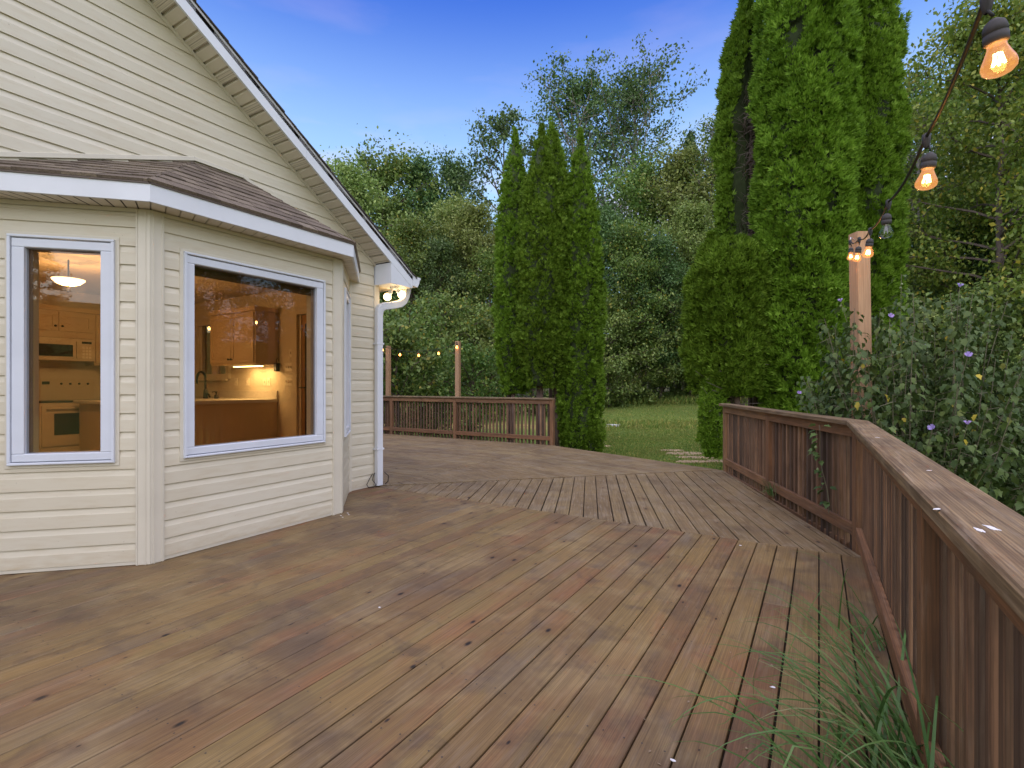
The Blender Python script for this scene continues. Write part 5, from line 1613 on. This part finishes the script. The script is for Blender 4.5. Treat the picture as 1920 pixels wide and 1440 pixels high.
MIDT = [('oak', 640, 28, 430), ('oak2', 700, 27, 470), ('oak', 770, 28, 420), ('oak2', 830, 27, 455), ('maple', 890, 28, 400), ('oak', 920, 26, 480), ('oak2', 1130, 29, 400), ('oak', 1180, 28, 430),
        ('oak2', 1240, 28, 450), ('maple', 1300, 29, 400), ('oak', 1340, 27, 470), ('oak2', 1690, 22, 420), ('oak', 1760, 21, 440), ('oak2', 1830, 20, 400), ('oak', 1900, 21, 420), ('oak2', 1980, 21, 380),
        ('oak2', 1045, 30, 430), ('oak', 1420, 30, 420), ('oak2', 1520, 30, 420), ('oak', 1610, 28, 420), ('oak', 560, 28, 440), ('oak2', 610, 30, 400)]
MIDT_W = lambda px: 0 if px < 930 else 1 if px < 1100 else 2 if px < 1390 else 3 if px < 1650 else 4
for i, (k, px, d, yt) in enumerate(MIDT):
    where = 'left of the far evergreen columns' if px < 930 else 'behind the far evergreen columns' if px < 1100 else 'between the two evergreen groups' if px < 1390 else 'behind the right-hand evergreens' if px < 1650 else 'behind the flowering bush at the right'
    nth = ('first', 'second', 'third', 'fourth', 'fifth', 'sixth', 'seventh', 'eighth', 'ninth')[sum(1 for q_ in MIDT if MIDT_W(q_[1]) == MIDT_W(px) and q_[1] < px)]
    tree(k, px, d, yt, nth + ' from the left of the shorter trees ' + where, group='shorter wood edge trees ' + where)
UND = [('under', 700, 22, 575), ('under2', 760, 21, 600), ('under', 820, 21.5, 560), ('under2', 880, 22, 600), ('under', 925, 23, 580), ('under2', 1120, 26, 600), ('under', 1150, 27.5, 560), ('under2', 1200, 28, 610),
       ('under', 1245, 29, 570), ('under2', 1290, 30, 615), ('under', 1335, 31, 590), ('under2', 1380, 31, 600), ('shrub', 1140, 26, 690), ('shrub', 1180, 27.5, 700), ('shrub', 1225, 28.5, 695), ('shrub', 1270, 29.5, 705), ('shrub', 1315, 30.5, 700), ('shrub', 1355, 31, 690),
       ('under', 1690, 16, 560), ('under2', 1760, 15.5, 590), ('under', 1840, 15, 545), ('under2', 1910, 14.5, 570), ('under', 1990, 15, 540), ('under2', 1640, 17, 600), ('under', 2080, 16, 500), ('under', 650, 22, 560), ('under2', 1050, 24, 600), ('under', 1000, 24, 610), ('under2', 600, 24, 590)]
for k, px, d, yt in UND:
    where = 'left of the far evergreen columns' if px < 935 else 'behind the far evergreen columns' if px < 1100 else 'at the far end of the open lawn' if px < 1400 else 'behind the flowering bush'
    low = 'low shrub ' if k == 'shrub' else 'pale drooping sapling ' if k == 'under2' else 'leafy green sapling '
    UW = lambda p: 0 if p < 935 else 1 if p < 1100 else 2 if p < 1400 else 3
    nth = ('first', 'second', 'third', 'fourth', 'fifth', 'sixth', 'seventh')[sum(1 for q_ in UND if q_[0] == k and UW(q_[1]) == UW(px) and q_[1] < px)]
    tree(k, px, d, yt, nth + ' ' + low + 'from the left, ' + where, 'understory_shrub', 'shrub', low.strip() + 's ' + where, sink=0.1)
for px, d, yt, lab in ((748, 14.3, 628, 'leafy shrub with yellow flecks below the far string of bulbs'), (722, 15.5, 600, 'shrub beside the downspout behind the far railing'), (800, 15.5, 650, 'low green shrub behind the middle of the far railing'),
                       (885, 15.5, 668, 'low green shrub behind the right half of the far railing')):
    tree('shrub', px, d, yt, lab, 'shrub', 'shrub', None)
# trees out of view, mirrored in the windows; later ones added to darken reflections
for i, (x, y, h) in enumerate(((16, -24, 10), (23, -20, 11), (9, -30, 11), (29, -12, 10), (3, -34, 10), (32, -4, 11), (20, -33, 12), (34, -22, 12), (27, 6, 11), (24, 15, 12), (27, 22, 13), (21, 21, 12), (31, 13, 12), (20, 9, 11))):
    (tm, cm), H = PRO[('oak2', 'oak', 'pine')[i % 3]]
    s = h / H; z = gh(x, y)
    F = Matrix.Translation((x, y, z)) @ Matrix.Rotation(i * 1.7, 4, 'Z') @ Matrix.Diagonal((s * 1.25, s * 1.25, s, 1))
    root = thing('broadleaf_tree', 'dark unseen tree around the deck, mirrored in the windows, ' + ('first', 'second', 'third', 'fourth', 'fifth', 'sixth', 'seventh', 'eighth', 'ninth', 'tenth', 'eleventh', 'twelfth', 'thirteenth', 'fourteenth')[i] + ' of its row', 'tree', (x, y, z), 'trees mirrored in the windows')
    ob('trunk', tm, root, F); ob('crown', cm, root, F)

for i, (px, d, yt, k) in enumerate(((2180, 27, 80, 'oak'), (2330, 30, 60, 'maple'), (2500, 28, 90, 'oak2'), (2720, 31, 70, 'oak'), (3000, 30, 60, 'oak2'), (2260, 22, 330, 'maple'), (2600, 23, 330, 'oak'))):
    tree(k, px, d, yt, 'woodland tree beyond the right edge of the frame, ' + ('first', 'second', 'third', 'fourth', 'fifth', 'sixth', 'seventh')[i] + ' of its row', group='woodland trees right of the frame')

# ------------------------------------------------------------------ lawn details
GL = leaf_mat('lawn_blades', [(0, (0.114, 0.190, 0.036)), (0.5, (0.194, 0.287, 0.060)), (0.85, (0.309, 0.354, 0.078)), (1, (0.552, 0.408, 0.138))], 0.25, 0.6, (0.245, 0.245, 0.067), 0.15)
def scatter_grass():
    rng = np.random.default_rng(77)
    zones = []
    def zone(n, px0, px1, d0, d1, hh):
        dpt = np.sqrt(rng.random(n) * (d1 ** 2 - d0 ** 2) + d0 ** 2); px = rng.uniform(px0, px1, n)
        xx = (px - 960) / 950 * dpt; c, s = math.cos(YAW), math.sin(YAW)
        X = CX + xx * c - dpt * s; Y = xx * s + dpt * c
        zones.append((X, Y, np.full(n, hh) * rng.uniform(0.5, 1.4, n)))
    zone(60000, 1060, 1380, 9.3, 20, 0.055)
    zone(22000, 1080, 1400, 20, 34, 0.075)
    zone(24000, 1700, 2050, 5, 13, 0.055)
    # weeds along the bare strip
    zone(2600, 1080, 1380, 18.4, 20.6, 0.16)
    zone(9000, 1080, 1420, 27, 33, 0.35)
    X, Y, Hh = (np.concatenate(a) for a in zip(*zones))
    keep = ~((X < 5.2) & (Y < 4.7)) & ~((X - CORNER[0]) * out2.x + (Y - CORNER[1]) * out2.y < 0.15) | (Y > 9.6) | ((Y > 9.45 - 0.41 * X) & (X < 3.6) & (X > -0.2))
    X, Y, Hh = X[keep], Y[keep], Hh[keep]
    Z = ground_h(X, Y) - 0.01
    n = len(X); c = np.stack([X, Y, Z], -1)
    ax = unit(rng.normal(size=(n, 3)) * np.array([0.45, 0.45, 0.1]) + np.array([0, 0, 1.0]))
    sd_ = unit(np.cross(ax, rand_dirs(n, rng)))
    v, q_ = blades(c, ax, sd_, Hh, 0.012 + Hh * 0.12)
    tag(ob('grass', fast_mesh('grass', v, q_, GL)), kind='stuff')
scatter_grass()
M['stone'] = plain('grey_flagstone', (0.44, 0.32, 0.20), 0.95, 0.1, var=0.25, scale=7, bumps=0.5)
def stone(x, y, l, w, ang, label):
    rng = np.random.default_rng(int(abs(x) * 100 + y * 10))
    n = 9
    pts = [(l * math.cos(2 * math.pi * i / n) * rng.uniform(0.82, 1.08), w * math.sin(2 * math.pi * i / n) * rng.uniform(0.82, 1.08)) for i in range(n)]
    o = prism('paving_stone', pts, -0.06, 0.028, M['stone'], None, Matrix.Translation((x, y, gh(x, y))) @ Matrix.Rotation(ang, 4, 'Z'), ch=0.01)
    tag(o, label, 'paving stone', 'stepping stones in the lawn')
stone(1.54, 13.05, 0.30, 0.16, 0.5, 'small flat stepping stone farthest from the angled railing')
stone(1.95, 12.65, 0.50, 0.26, 0.55, 'widest pale stepping stone, second farthest in the lawn')
stone(2.33, 12.1, 0.48, 0.20, 0.5, 'long flat stepping stone in front of the widest one')
stone(2.38, 11.4, 0.42, 0.16, 0.55, 'narrow stepping stone nearest the deck edge')
stone(2.86, 11.75, 0.34, 0.18, 0.4, 'stepping stone half hidden by the end post of the angled railing')
stone(-0.35, 13.0, 0.3, 0.15, 0.3, 'stepping stone beside the evergreen foot at the left of the lawn')
wpt = P(1150, 19.0)
tag(box('white_slab', (wpt.x - 0.22, wpt.y - 0.12, gh(wpt.x, wpt.y) + 0.02), (wpt.x + 0.22, wpt.y + 0.12, gh(wpt.x, wpt.y) + 0.10), M['paint']), 'small white slab lying in the weedy strip across the lawn', 'slab')
for i, (x, y) in enumerate(((0.80, 3.30), (0.84, 3.36), (0.78, 3.40), (0.86, 3.27), (4.30, 1.72), (4.55, 2.35), (4.19, 4.30), (2.6, 2.05))):
    rs = random.Random(i)
    pts = [(0.010 * math.cos(k * 0.9) * rs.uniform(.6, 1.4), 0.007 * math.sin(k * 0.9) * rs.uniform(.6, 1.4)) for k in range(7)]
    prism('paint_fleck', pts, 0.0005, 0.0015, M['paint'], deck, Matrix.Translation((x, y, 0)))
# dry bits fallen on the boards
M['bit'] = plain('dry_leaf_bit', (0.26, 0.19, 0.12), 0.8, var=0.3)
rb = random.Random(3)
bits = MB()
for i in range(70):
    x, y = (rb.uniform(4.0, 4.85), rb.uniform(0.9, 4.4)) if i < 45 else (rb.uniform(0.9, 4.6), rb.uniform(0.9, 6.0))
    s_ = rb.uniform(0.003, 0.009); a = rb.random() * 6.28
    bits.add([(x + s_ * math.cos(a + k * 1.57) * (1 if k % 2 else 0.5), y + s_ * math.sin(a + k * 1.57) * (1 if k % 2 else 0.5), 0.001 + 0.004 * rb.random()) for k in range(4)], [(0, 1, 2, 3)])
tag(bits.build('leaf_litter', M['bit']), kind='stuff')
